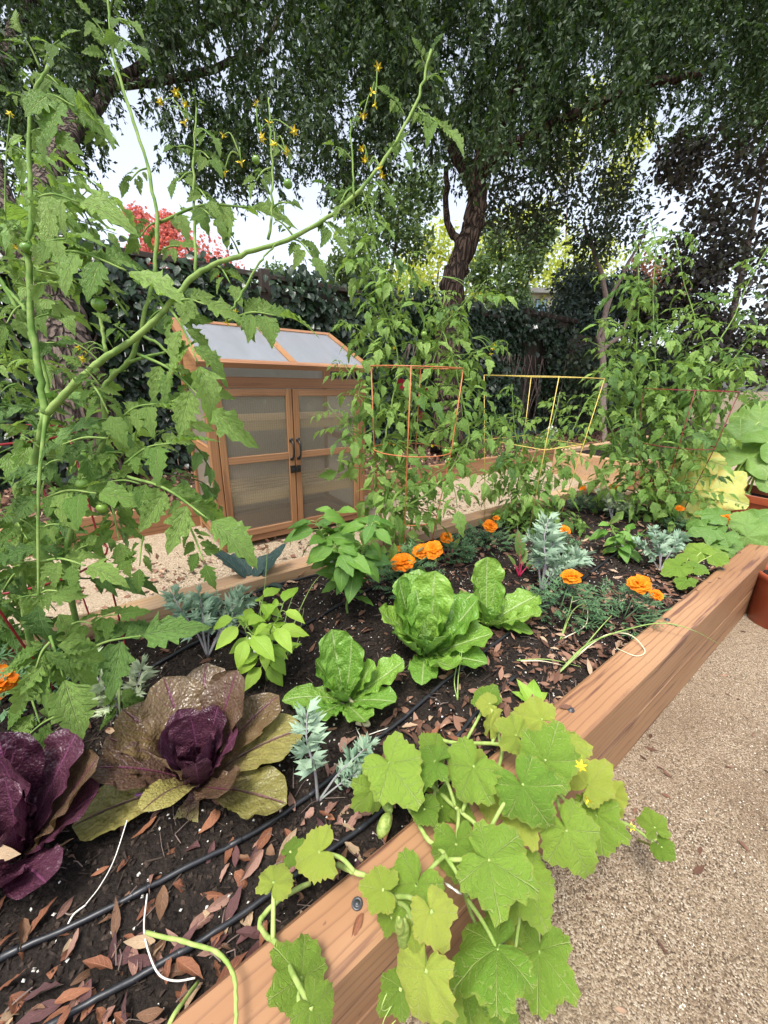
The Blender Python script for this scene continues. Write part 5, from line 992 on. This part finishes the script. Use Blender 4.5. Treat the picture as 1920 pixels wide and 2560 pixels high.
for i, (cx, cy, rp, an, (md, zz), yl) in enumerate(CL):
    c = rimz(cx, cy, zz) if md == 'z' else side(cx, cy, zz) if md == 's' else PZ(cx, cy, zz)
    L = rp * dep(c) / F / .86; a = math.radians(an); tip = math.cos(a) * RIGHT + math.sin(a) * UP; n_ = unit(VIEW(c) * .8 + UPV * .35 + RNG.normal(0, .34, 3)); R_ = frame(tip - n_ * (tip @ n_), n_); j = c - R_[:, 1] * L * .22
    inst('leaf', CUC['cuc_yellow' if yl else 'cuc'][i % 11], CV, R_, L, j, 'yellowing lime leaf' if yl else None)
    v = ALLV[np.argmin(np.linalg.norm(ALLV - (j - R_[:, 1] * .05 - n_ * .03), axis=1))]; m_ = lerp(j, v, .5) - n_ * .012 + UPV * .012
    part('petiole', Geo().tube(spline([v, m_, j - n_ * .004, j], 5), np.linspace(.0036, .0026, 16), 6), MT['cstem'], CV)
for a, b2, r in (((962, 2005), (975, 2025), .009), ((952, 2085), (970, 2040), .0115), ((1008, 2360), (1010, 2310), .0085), ((1000, 2330), (998, 2300), .006)):
    A_, B_ = (rimz(*a, .02), rimz(*b2, .03)) if a[1] < 2200 else (side(*a, .21), side(*b2, .21)); P = np.array([lerp(A_, B_, t_) for t_ in np.linspace(-.25, 1.25, 9)]); R_ = r * np.array([.15, .62, .9, 1, 1, .97, .85, .6, .2])
    part('cucumber', Geo().tube(P, R_, 12), MT['cfruit'], CV)
for x, y, md in ((1452, 1915, 's'), (1470, 2000, 's'), (1578, 2067, 'p')):
    c = side(x, y, .16) if md == 's' else PZ(x, y, .19); star_flower(CV, c, .010)
g = Geo(); c = rimz(1132, 2222, .02); R_ = frame(unit([.3, .2, -.6]), VIEW(c))
for k_ in range(4): d = unit(R_ @ np.array([(k_ - 1.5) * .5, 1, 0])); g.tube([c, c + d * .012, c + d * .024], [.001, .003, .0008], 5, True, 0, .4)
part('white_blossom', g, MT['wflower'], CV)
for x, y, md in ((960, 2490, 's'), (1170, 2140, 'z'), (1555, 2010, 's'), (1160, 2420, 's')):
    c = side(x, y, .2) if md == 's' else rimz(x, y, .06); P = [c + np.array([math.cos(t_) * (.004 + t_ * .0006), -t_ * .0012, -t_ * .003 + math.sin(t_) * (.004 + t_ * .0005)]) for t_ in np.linspace(0, 12, 40)]; part('tendril', Geo().tube(P, .0007, 4), MT['cstem'], CV)

# ------------------------------------------------------------------ lettuces and mustards
LET = [tomesh('leaf', petiole_bend(grid_leaf(26, 16, obov(.262 + .03 * (i % 2), 1.15, .085), .08, 0, .03, .05, 9, 70 + i, ruffle=.04, savoy=.0085, cup=.75), kk), MT['lettuce']) for i, kk in enumerate((-.3, .3, .7, 0, -.1))]
def rosette(root, b, leaves, meshes, name='leaf', lab=None, jit=6):
    for j, (az, el, L, *m_) in enumerate(leaves):
        d, n_ = rise(az + RNG.normal(0, jit), el + RNG.normal(0, 3)); ms = m_[0] if m_ else meshes
        inst(name, ms[(j * 3 + int(az)) % len(ms)], root, frame(d, n_), L * .84, np.asarray(b) + out_dir(az) * .012 * math.cos(math.radians(el)) + UPV * .004, m_[1] if len(m_) > 1 else None)
lb = S(862, 1752); t_ = thing('lettuce', 'open green lettuce nearest the front with two tall upright holed leaves', 'lettuce', lb, 'lettuces in a row')
rosette(t_, lb, [(118, 68, .225), (72, 66, .20), (8, 34, .215), (20, 52, .15), (195, 38, .185), (238, 28, .165), (290, 24, .16), (335, 32, .18), (160, 55, .16), (100, 78, .11), (210, 70, .10), (320, 68, .10), (30, 72, .11), (260, 62, .11), (150, 76, .09), (50, 80, .07)], LET)
lb = S(1062, 1640); t_ = thing('lettuce', 'largest lettuce, a full rounded green head in the middle of the row', 'lettuce', lb, 'lettuces in a row')
rosette(t_, lb, [(150, 52, .30), (120, 62, .30), (95, 68, .31), (70, 64, .31), (45, 55, .30), (20, 42, .27), (355, 30, .25), (330, 28, .22), (290, 30, .22), (255, 34, .2), (215, 42, .21), (185, 48, .25), (110, 75, .24), (60, 74, .23), (170, 70, .2), (10, 66, .21), (300, 60, .18), (230, 62, .18), (80, 82, .17), (340, 74, .15), (200, 78, .15), (270, 76, .12), (130, 84, .12)], LET)
lb = S(1218, 1565); t_ = thing('lettuce', 'farthest and smallest lettuce with one tall crinkled leaf', 'lettuce', lb, 'lettuces in a row')
rosette(t_, lb, [(105, 74, .285), (140, 62, .24), (20, 36, .25), (355, 28, .22), (325, 30, .17), (60, 62, .19), (180, 52, .19), (230, 40, .15), (290, 44, .14), (90, 80, .17), (10, 66, .15), (200, 72, .12), (300, 70, .1)], LET)
def must(mat, s0, kb): return [tomesh('leaf', petiole_bend(grid_leaf(24, 14, obov(.27 + .03 * (i % 2), 1.1, .05), .06, 0, .03, .06, 12, s0 + i, ruffle=.03, savoy=.0085, cup=.85), kk), MT[mat]) for i, kk in enumerate((kb, kb + .35, kb + .65))]
MI, MM, MO = must('must_in', 100, -.5), must('must_mid', 110, .0), must('must_out', 120, .3)
mb = S(500, 1965) + UPV * .005; t_ = thing('purple_mustard', 'bronze and purple mustard rosette with olive outer leaves beside the lettuces', 'mustard plant', mb, 'purple mustard greens')
rosette(t_, mb, [(205, 20, .245, MO, 'large drooping golden olive outer leaf'), (345, 22, .24, MO), (25, 38, .27, MO), (272, 8, .14, MO, 'yellow olive leaf lying on the soil'), (160, 50, .26, MM), (130, 62, .27, MM), (98, 66, .28, MM), (66, 62, .27, MM), (44, 50, .255, MM), (200, 54, .24, MM), (178, 42, .24, MM), (318, 42, .20, MM), (245, 60, .175, MO), (225, 66, .19, MM), (105, 72, .205, MI), (140, 66, .185, MI), (62, 68, .19, MI), (20, 60, .17, MI), (180, 64, .18, MI), (215, 66, .155, MI), (345, 60, .145, MI), (300, 58, .135, MI), (255, 64, .12, MI), (90, 82, .13, MI), (160, 80, .11, MI), (30, 78, .11, MI)], MM, jit=4)
part('rib', Geo().tube(spline([mb, mb + out_dir(205) * .05 + UPV * .018, mb + out_dir(205) * .11 + UPV * .034], 4), np.linspace(.0075, .003, 9), 7, True, 0, .5), MT['must_rib'], t_)
mb = S(45, 2150); t_ = thing('purple_mustard', 'dark purple mustard rosette with a dry pale leaf in its heart', 'mustard plant', mb, 'purple mustard greens')
rosette(t_, mb, [(150, 56, .25, MI), (118, 64, .26, MI), (84, 68, .26, MI), (56, 60, .255, MI), (30, 50, .24, MM), (8, 44, .21, MI), (335, 34, .18, MI), (300, 28, .17, MI), (265, 26, .17, MI), (230, 30, .18, MI), (195, 42, .2, MI), (100, 74, .19, MI), (30, 66, .18, MI), (180, 64, .18, MI), (80, 80, .13, MI), (340, 68, .12, MI), (240, 60, .13, MI), (290, 62, .12, MI)], MI)
part('dry_heart_leaf', (lambda g_, q_: (g_.add(place(q_, frame(out_dir(10) + UPV * .2, UPV + VIEW(mb)), .065, mb + UPV * .075 - FH * .045 - RH * .02), q_[1], q_[2]), g_)[1])(Geo(), petiole_bend(grid_leaf(6, 4, ov(.25), .3, .1), .9)), DRY['tan'], t_)

# ------------------------------------------------------------------ peppers
PEP = {k_: [tomesh('leaf', petiole_bend(grid_leaf(9, 6, ov(.24 + .03 * (i % 2), .95, .72), .22, .02, .1, 0, 4, 140 + i, quilt=.016, nq=5, ruffle=.02), .3 + .3 * i), MT[k_]) for i in range(4)] for k_ in ('pepper', 'pepper_lime')}
def pepper(label, b, h, spread, n, L, mat):
    t_ = thing('pepper_plant', label, 'pepper plant', b, 'pepper plants'); tops = []; trunk = stem(t_, [b - UPV * .01, b + UPV * h * .25, b + UPV * h * .45], .0045, .0035)
    for k_ in range(5):
        a = k_ * 1.257 + RNG.normal(0, .2); o = np.array([math.cos(a), math.sin(a), 0]) * spread * RNG.uniform(.6, 1); Q = stem(t_, [trunk[-1 - k_], trunk[-1] + o * .5 + UPV * h * .2, trunk[-1] + o + UPV * h * RNG.uniform(.3, .55)], .0028, .0014); tops.append(Q)
    for k_ in range(n):
        Q = tops[k_ % 5]; p = Q[RNG.integers(3, len(Q))] if k_ > 10 else trunk[RNG.integers(4, len(trunk))]; a = RNG.uniform(0, 6.28); d = unit([math.cos(a), math.sin(a), RNG.uniform(-.35, .75)]); l_ = L * RNG.uniform(.6, 1.15); pe = p + d * l_ * .25
        part('petiole', Geo().tube([p, lerp(p, pe, .5) + UPV * .004, pe], .0011, 4), MT['cstem'], t_); inst('leaf', PEP[mat][RNG.integers(4)], t_, frame(d - UPV * .25, UPV + VIEW(p) * .5 + RNG.normal(0, .25, 3)), l_, pe)
    for k_ in range(4):
        c = tops[k_][len(tops[k_]) // 2] - UPV * .02; g = Geo(); g.tube([c, c - UPV * .005, c - UPV * .011], [.0005, .005, .007], 6); part('white_blossom', g, MT['wflower'], t_)
    return t_
pepper('bushy green pepper plant with tiny white blossoms behind the lettuces', S(868, 1535), .37, .15, 120, .098, 'pepper')
pepper('small lime green pepper plant between the mustard and first lettuce', S(668, 1700), .25, .09, 52, .075, 'pepper_lime')
pepper('little pepper plant near the foot of the right hand tomato', S(1545, 1395), .17, .09, 34, .085, 'pepper')

# ------------------------------------------------------------------ kales
def frill(seed, L=1.0):
    """curly kale leaf of unit length: bare stalk, then crowded forked lobes"""
    r = np.random.default_rng(seed); g = Geo(); P = spline([(0, 0, 0), (.0, .4, .02), (r.normal(0, .03), .75, .0), (r.normal(0, .05), 1, -.08)], 5)
    lob = (np.array([[0, 0, 0], [.16, .5, .04], [.10, .95, .0], [0, .62, .05], [-.06, 1.05, -.02], [-.2, .55, .03], [.34, .62, -.05], [-.36, .75, -.04]], float), [np.array([[0, 1, 3, 5], [1, 2, 3, 3], [3, 4, 5, 5]])[:, :4], np.array([[0, 6, 1], [0, 5, 7]])], np.array([[.5, 0], [.8, .5], [.7, 1], [.5, .6], [.45, 1], [.2, .5], [.95, .6], [.05, .7]]))
    lob = (lob[0], [np.array([[0, 1, 3, 5]]), np.array([[1, 2, 3], [3, 4, 5], [0, 6, 1], [0, 5, 7]])], lob[2])
    for k_ in range(34):
        t_ = .34 + .66 * (k_ / 33) ; p = P[min(int(t_ * (len(P) - 1)), len(P) - 1)]; s_ = 1 if k_ % 2 else -1; a = math.radians(r.uniform(15, 110)) * s_
        d = unit([math.sin(a), math.cos(a) * .8 + .2, r.uniform(-.8, .9)]); R_ = frame(d, r.normal(0, 1.4, 3) + np.array([0, 0, 1])); l_ = r.uniform(.13, .27) * (1.15 - abs(t_ - .65) * 1.0)
        V = (lob[0] * [1.15, 1, 2.0]) @ (R_.T * l_) + p; g.add(V, lob[1], lob[2], r.random() * .4)
    return g, P
FR = {k_: [frill(160 + i)[0].mesh('blade', MT[k_]) for i in range(5)] for k_ in ('kale', 'kale_pale')}
STK = [Geo().tube(frill(160 + i)[1], np.linspace(.019, .006, len(frill(160 + i)[1])), 6).mesh('leaf', MT['kstem']) for i in range(5)]
def kale(label, b, leaves, mat='kale'):
    t_ = thing('curly_kale', label, 'kale plant', b, 'young curly kale plants')
    for j, (az, el, L) in enumerate(leaves):
        d, n_ = rise(az + RNG.normal(0, 5), el); i = j % 5; R_ = frame(d, n_); o = inst('leaf', STK[i], t_, R_, L, b); c = link('blade', FR[mat][i], o)
kale('grey green curly kale with tall purple stalks in mid bed', S(1352, 1478), [(95, 84, .30), (150, 74, .24), (60, 74, .27), (22, 36, .26), (350, 70, .18)])
kale('small curly kale leaf near the front timber before the first lettuce', S(795, 2000), [(115, 78, .19), (40, 36, .15), (18, 28, .12)])
kale('curly kale seedling against the back timber by the red cage', S(520, 1640), [(160, 66, .22), (130, 76, .2), (60, 52, .22), (95, 62, .18), (40, 50, .2)])
kale('curly kale leaning behind the farthest marigold', S(1650, 1430), [(110, 70, .2), (80, 66, .18), (40, 48, .22), (150, 50, .18)])
kale('pale cream tinged curly kale under the big left tomato', S(330, 1830), [(150, 60, .20), (95, 62, .16), (170, 48, .15)], 'kale_pale')
kale('yellowing curly kale at the foot of the right hand tomato', S(1530, 1300), [(150, 62, .2), (60, 52, .2), (100, 60, .16), (20, 45, .16)], 'kale_pale')
b = S(640, 1478); t_ = thing('lacinato_kale', 'dark blue green smooth leaved kale beside the back timber', 'kale plant', b)
LAC = [tomesh('leaf', petiole_bend(grid_leaf(16, 8, lambda u: .02 + .11 * max(0, math.sin(math.pi * max(0, (u - .25) / .78))) ** .7 if u > .25 else .02, .3, 0, .05, .05, 8, 180 + i, savoy=.004, ruffle=.02), kk), MT['kale_dark']) for i, kk in enumerate((.5, 1.2, 2.0))]
rosette(t_, b, [(80, 76, .27), (130, 62, .26), (165, 58, .28), (60, 60, .25), (5, 34, .22), (20, 22, .2), (110, 82, .17), (200, 42, .15)], LAC)
b = S(1298, 1440); t_ = thing('young_chard', 'young chard with crimson stalks between the lettuce and kale', 'chard', b)
CH = [tomesh('leaf', petiole_bend(grid_leaf(10, 6, ov(.2, .9, .8), .2, 0, .05, .05, 6, 190 + i, savoy=.006), .5 + i * .5), MT['chard']) for i in range(2)]
for az, el, L in ((100, 78, .2), (60, 66, .13), (20, 50, .12), (140, 60, .11)):
    d, n_ = rise(az, el); e = b + d * L * .5; part('stalk', Geo().tube(spline([b, lerp(b, e, .5) + UPV * .003, e], 4), np.linspace(.0042, .0025, 9), 6), MT['crimson'], t_); inst('leaf', CH[int(az) % 2], t_, frame(d, n_), L * .62, e - d * .01)
b = S(1120, 1400); t_ = thing('young_chard', 'tiny chard seedling with crimson stalks under the orange cage', 'chard', b)
for az, el, L in ((100, 70, .13), (40, 60, .12), (170, 60, .1)):
    d, n_ = rise(az, el); e = b + d * L * .5; part('stalk', Geo().tube([b, e], .003, 6), MT['crimson'], t_); inst('leaf', CH[0], t_, frame(d, n_), L * .6, e)

# ------------------------------------------------------------------ marigolds
PET = [tomesh('petal', grid_leaf(5, 4, obov(.44, 1.2, .10), .1, .22, 0, .12, 3, 200 + i, ruffle=.14), MT['petal']) for i in range(4)]
def bloom(root, c, r, d):
    R0 = frame(unit(np.cross(d, [.3, .5, .2])), d); g = Geo(); g.tube([c - d * r * .85, c - d * r * .5, c - d * r * .05], [.0022, r * .26, r * .30], 8); o = part('flower', g, MT['fern'], root)
    for lay, (n, el, s_) in enumerate(((10, 2, 1.0), (9, 16, .86), (8, 34, .68), (6, 58, .48))):
        for k_ in range(n):
            a = 6.283 * (k_ + .5 * lay) / n + RNG.normal(0, .12); e = math.radians(el + RNG.normal(0, 7)); x = np.array([math.cos(a) * math.cos(e), math.sin(a) * math.cos(e), math.sin(e)]); nn = np.array([-math.cos(a) * math.sin(e), -math.sin(a) * math.sin(e), math.cos(e)])
            inst('petal', PET[RNG.integers(4)], o, frame(R0 @ x, R0 @ nn), r * s_ * RNG.uniform(.9, 1.08), c)
def ferny(root, b, h, w_, n):
    g = Geo()
    for k_ in range(n):
        a = RNG.uniform(0, 6.28); rr = w_ * math.sqrt(RNG.random()); p = b + np.array([math.cos(a) * rr, math.sin(a) * rr, h * RNG.uniform(.1, 1) * (1 - .4 * (rr / w_) ** 2)]); d = unit([math.cos(a), math.sin(a), RNG.uniform(-.1, .9)]); L = RNG.uniform(.035, .06)
        sd = unit(np.cross(d, UPV + RNG.normal(0, .3, 3))); scl = []
        for t_ in (.25, .5, .75):
            for s_ in (-1, 1): scl.append((p + d * L * t_, unit(d * .8 + sd * s_ * .8), L * .42))
        scl.append((p, d, L))
        for p0, dd, l_ in scl:
            x = np.cross(dd, UPV) * .003; g.add([p0, p0 + dd * l_ * .5 + x, p0 + dd * l_, p0 + dd * l_ * .5 - x], np.array([[0, 1, 2, 3]]))
    part('foliage', g, MT['fern'], root, kind='stuff')
MG = [('marigold with a tight cluster of three orange blooms behind the big lettuce', (1012, 1475), [(1005, 1403, 34), (1052, 1376, 23), (1082, 1372, 28)], .17, .10),
      ('single bloomed marigold behind the cluster, near the orange cage', (1130, 1400), [(1116, 1343, 17)], .12, .06), ('orange marigold standing by the yellow cage', (1215, 1365), [(1226, 1313, 20), (1240, 1294, 10)], .12, .10),
      ('one bloomed marigold in front of the tall purple stalked kale', (1395, 1545), [(1428, 1440, 27)], .14, .09), ('two bloomed marigold closest to the front timber', (1555, 1560), [(1598, 1458, 29), (1640, 1486, 18)], .14, .10), ('small marigold bloom among the curly kale leaves', (1405, 1400), [(1414, 1324, 14)], .1, .06),
      ('orange marigold by the bed end below the terracotta trough', (1800, 1345), [(1822, 1294, 20)], .11, .09), ('marigold half hidden at the left edge under the big tomato', (10, 1780), [(-5, 1700, 46)], .16, .11), ('far marigold behind the yellow cage', (1455, 1275), [(1456, 1219, 10)], .1, .06), ('far marigold before the right hand red cage', (1535, 1290), [(1536, 1216, 12), (1532, 1262, 10)], .1, .07), ('faded marigold low beside the trough corner', (1700, 1330), [(1700, 1270, 11)], .09, .06), ('low marigold bloom under the orange cluster', (1000, 1440), [(998, 1370, 12)], .1, .05)]
for lab, bq, fl, h, w_ in MG:
    b = S(*bq); t_ = thing('marigold', lab, 'marigold', b, 'orange marigolds'); ferny(t_, b, h, w_, 110)
    for x, y, rp in fl:
        c = PD(x, y, dep(b) - .03); r = rp * dep(c) / F * .98; d = unit(VIEW(c) * .55 + UPV * .75 + RNG.normal(0, .18, 3)); bloom(t_, c, r, d); part('stalk', Geo().tube(spline([b + UPV * .02, lerp(b, c, .6) + UPV * .01, c - d * r * .8], 4), .0019, 5), MT['fern'], t_)

# ------------------------------------------------------------------ onions, squash, seedlings
def blades(label, base, lines, mat='onion', r=.003):
    t_ = thing('onion', label, 'onion', base, 'onion tufts')
    for ln, mt in lines: Q = spline(ln, 6); part('blade', Geo().tube(Q, np.linspace(r, r * .35, len(Q)), 6, True, 0, .7), MT[mt], t_)
blades('bent onion with long blades arching over the front timber', S(1390, 1690), [([S(1390, 1690), PZ(1470, 1610, .35), PZ(1580, 1570, .375), PZ(1660, 1558, .38), PZ(1730, 1575, .37), PY(1802, 1612, .2)], 'onion'), ([S(1390, 1690), PZ(1440, 1640, .33), PZ(1500, 1570, .36), PZ(1530, 1538, .37)], 'onion'), ([S(1395, 1685), PZ(1500, 1595, .36), PZ(1570, 1585, .36), PZ(1612, 1625, .345), PZ(1590, 1640, .343), PZ(1540, 1620, .343)], 'straw')])
blades('yellowing onion beside the one bloomed marigold', S(1400, 1600), [([S(1400, 1600), PZ(1420, 1540, .33), PZ(1432, 1490, .38)], 'onion'), ([S(1402, 1600), PZ(1430, 1530, .34), PZ(1460, 1510, .36), PZ(1455, 1540, .33)], 'onion'), ([S(1404, 1600), PZ(1465, 1560, .32), PZ(1462, 1500, .36), PZ(1430, 1505, .36)], 'straw')], r=.0024)
blades('slim green onion pair standing by the drip hose below big lettuce', S(1144, 1752), [([S(1144, 1752), PZ(1136, 1700, .32), PZ(1150, 1630, .36)], 'onion'), ([S(1144, 1752), PZ(1146, 1690, .33), PZ(1156, 1622, .38)], 'onion'), ], r=.0022)
blades('flattened onion blades lying across the soil by the timber', S(1300, 1662), [([S(1290, 1662) + UPV * .012, S(1370, 1660) + UPV * .014, S(1450, 1674) + UPV * .01], 'onion'), ([S(1300, 1664) + UPV * .012, S(1350, 1666) + UPV * .016, S(1400, 1672) + UPV * .012], 'straw')], r=.0026)
blades('green onion tuft behind the small lime pepper', S(720, 1640), [([S(720, 1640), PZ(735, 1560, .35), PZ(790, 1450, .42), PZ(860, 1400, .47)], 'onion'), ([S(720, 1640), PZ(712, 1560, .36), PZ(735, 1480, .44)], 'onion'), ([S(722, 1640), PZ(745, 1600, .33), PZ(760, 1520, .4)], 'onion'), ([S(640, 1560), PZ(660, 1480, .38), PZ(668, 1380, .48)], 'onion')], r=.0026)
SQM = {k_: [tomesh('leaf', polar_leaf(300 + i, .02), MT[k_]) for i in range(4)] for k_ in ('squash', 'squash_y')}
b = np.array([3.43, .72, .42]); sqp = thing('squash_plant', 'squash plant with broad yellowing leaves growing in the terracotta trough', 'squash plant', b)
for i, (cx, cy, rp, an, mt, dd) in enumerate(((1790, 1220, 62, 10, 'squash_y', 2.45), (1720, 1165, 60, 190, 'squash_y', 2.6), (1740, 1250, 50, 235, 'squash_y', 2.45), (1880, 1130, 62, 60, 'squash', 2.55), (1850, 1090, 50, 90, 'squash', 2.7), (1910, 1170, 50, 40, 'squash', 2.5), (1900, 1040, 50, 80, 'squash', 2.7), (1690, 1230, 36, 210, 'squash_y', 2.6), (1760, 1110, 40, 120, 'squash', 2.7), (1935, 1100, 55, 20, 'squash', 2.5))):
    c = PD(cx, cy, dd); L = rp * dd / F / .62; a = math.radians(an); tip = math.cos(a) * RIGHT + math.sin(a) * UP; n_ = unit(VIEW(c) * .6 + UPV * .6 + RNG.normal(0, .25, 3)); R_ = frame(tip - n_ * (tip @ n_), n_); j = c - R_[:, 1] * L * .22
    inst('leaf', SQM[mt][i % 4], sqp, R_, L, j, 'broad yellowed leaf' if mt == 'squash_y' else None); s0 = b + np.array([RNG.uniform(-.08, .08), RNG.uniform(-.25, .2), 0]); part('petiole', Geo().tube(spline([s0, lerp(s0, j, .5) + UPV * .05, j], 5), np.linspace(.007, .004, 11), 7), MT['cstem'], sqp)
CUS = CUC['cuc']
def seedling(label, base, spec, mats=None, grp='young vines along the front timber', name='cucumber_seedling'):
    t_ = thing(name, label, 'young vine', base, grp); Q = None
    for i, (cx, cy, rp, an, z) in enumerate(spec):
        c = PZ(cx, cy, z); L = rp * dep(c) / F / .66; a = math.radians(an); tip = math.cos(a) * RIGHT + math.sin(a) * UP; n_ = unit(VIEW(c) * .5 + UPV * .7 + RNG.normal(0, .2, 3)); R_ = frame(tip - n_ * (tip @ n_), n_); j = c - R_[:, 1] * L * .2
        inst('leaf', (mats or CUS)[i % 4], t_, R_, L, j); part('petiole', Geo().tube(spline([base, lerp(base, j, .5) + UPV * .02, j], 4), .0022, 5), MT['cstem'], t_)
seedling('young cucumber seedling with pale leaves leaning on the front timber', S(1700, 1450), [(1690, 1420, 28, 200, .36), (1745, 1415, 24, 30, .38), (1745, 1375, 28, 120, .40), (1790, 1385, 30, 10, .40), (1712, 1455, 22, 250, .33), (1720, 1390, 20, 90, .38)])
seedling('trailing young squash beside the bed end marigold', S(1810, 1372), [(1800, 1340, 30, 200, .38), (1765, 1325, 34, 170, .40), (1880, 1345, 34, -20, .37), (1870, 1305, 34, 60, .42), (1780, 1285, 34, 130, .46), (1905, 1290, 36, 40, .44), (1830, 1360, 22, -60, .34), (1740, 1300, 28, 180, .42), (1900, 1320, 28, 0, .4)], SQM['squash'])
seedling('small seedling by the inner edge of front timber near far marigold', S(1800, 1395), [(1795, 1368, 20, 100, .34), (1820, 1378, 18, 10, .33), (1805, 1350, 20, 60, .36)], SQM['squash'])
b = S(1330, 1765); t_ = thing('dry_seedling', 'withered pale seedling among leaf litter by front timber', 'seedling', b)
for az, L in ((120, .07), (70, .08), (30, .06), (150, .06)): d, n_ = rise(az, 40); inst('leaf', PEP['pepper_lime'][az % 4], t_, frame(d, n_), L, b)

# ------------------------------------------------------------------ strings and withered roots
def strand(name, label, cat, pts, r, mat): Q = spline(pts, 7); return solo(name, Geo().tube(Q, r, 6), MT[mat], label, cat, Q[len(Q) // 2])
strand('string', 'taut pale string running from the mustard leaf down to the soil', 'string', [PZ(318, 2050, .36), PZ(285, 2150, .33), PZ(250, 2215, SZ + .01), PZ(215, 2260, SZ + .008)], .0009, 'string')
strand('string', 'frayed pale string end lying on the soil by the drip hose', 'string', [PZ(215, 2262, SZ + .008), PZ(185, 2285, SZ + .011), PZ(170, 2310, SZ + .009)], .0014, 'string')
strand('dry_stalk', 'curled white dried stalk crossing the nearest drip hose', 'stalk', [PZ(368, 2235, SZ + .014), PZ(360, 2320, SZ + .012), PZ(375, 2390, SZ + .02), PZ(400, 2438, SZ + .024), PZ(440, 2452, SZ + .016), PZ(488, 2445, SZ + .012)], .0012, 'string')
strand('dry_stalk', 'withered straw coloured leaf stalk below the first lettuce', 'stalk', [S(872, 1755) + UPV * .015, S(900, 1790) + UPV * .014, S(922, 1818) + UPV * .012, S(890, 1812) + UPV * .012], .0045, 'straw')
strand('root', 'thin pale root thread on the soil under the first lettuce', 'root', [S(890, 1820) + UPV * .006, S(905, 1840) + UPV * .006, S(950, 1830) + UPV * .006, S(980, 1818) + UPV * .006], .001, 'string')

# ------------------------------------------------------------------ fallen leaves: the nearest 300 one by one, the rest as litter
DL = [petiole_bend(grid_leaf(7, 4, ov(.115 + .04 * (i % 3), 1.05, .85), .15 + .3 * ((i * 5) % 4) / 2, 0, .05, .12 if i % 4 == 3 else 0, 3, 240 + i, ruffle=.05, twist=.8 * ((i * 2 % 5) / 2 - 1)), (-.9, .3, 1.5, .7, -.4, 2.1, 1.0, .2)[i]) for i in range(8)]
DLM = {k_: [tomesh('fallen_leaf', t_, DRY[k_]) for t_ in DL] for k_ in DRY}
WORD = {'rust': 'rust orange', 'rosy': 'dusty brown', 'plum': 'dark plum brown', 'tan': 'pale tan', 'brown': 'dark brown'}
cand = []
while len(cand) < 2300:
    x, y = RNG.uniform(-.45, 3.0), RNG.uniform(SY0 + .015, SY1 - .02); dn = .08 + 1.0 * math.exp(-((y - .36) / .17) ** 2) + .25 * (x > .5) + (.3 if x < -.02 and y < .6 else 0)
    if x > 2: dn *= .7
    if RNG.random() < dn: cand.append((x, y, soil_z(x, y) + RNG.uniform(.004, .011), 's'))
for _ in range(150):
    x, y = .15 + 2.2 * RNG.random() ** 1.2, .245 - 1.0 * RNG.random(); cand.append((x, y, .004, 'p'))
for _ in range(10): cand.append((RNG.uniform(.1, 2.8), RNG.uniform(.27, .34), RIM + .003, 'r'))
scored = []
for x, y, z, w_ in cand:
    X, Y, d = proj([x, y, z])
    if -20 < X < 1940 and 900 < Y < 2580: scored.append((d + (0 if w_ != 'p' else .25), x, y, z, w_))
scored.sort(key=lambda a: a[0]); far_ = Geo(); KS = list(DRY); PR = np.array([.36, .28, .16, .07, .13])
for n, (d, x, y, z, w_) in enumerate(scored):
    L = RNG.uniform(.024, .052) * (1.1 if w_ == 's' else .8); a = RNG.uniform(0, 6.28); dd = unit([math.cos(a), math.sin(a), RNG.normal(0, .22 if w_ == 's' else .08)]); nn = UPV + RNG.normal(0, .35 if w_ == 's' else .15, 3)
    if n < 292:
        k_ = KS[RNG.choice(5, p=PR)] if w_ != 'p' else KS[RNG.choice(5, p=[.2, .25, .15, .3, .1])]; zone = 'along the front timber' if y < .46 else 'between the drip hoses' if y < .62 else 'around the lettuces and mustards' if y < .95 else 'towards the back timber'; where = {'s': 'on soil ' + zone, 'p': 'lying on the gravel path', 'r': 'resting on top of the front timber'}[w_]
        o = link('fallen_leaf', DLM[k_][n % 8], None, M4(frame(dd, nn), L, (x, y, z))); sh = ('narrow', 'mid width', 'broad')[(n % 8) % 3] + (' curled' if n % 2 else ' flat'); o['label'] = f'{WORD[k_]} {sh} fallen leaf {where}'; o['category'] = 'leaf'; o['group'] = f'{WORD[k_]} {sh} fallen leaves {where}'
    else: q_ = DL[n % 8]; far_.add(place(q_, frame(dd, nn), L, np.array([x, y, z])), q_[1], q_[2], RNG.random())
setting('leaf_litter', far_, MT['litter'], 'stuff', True)
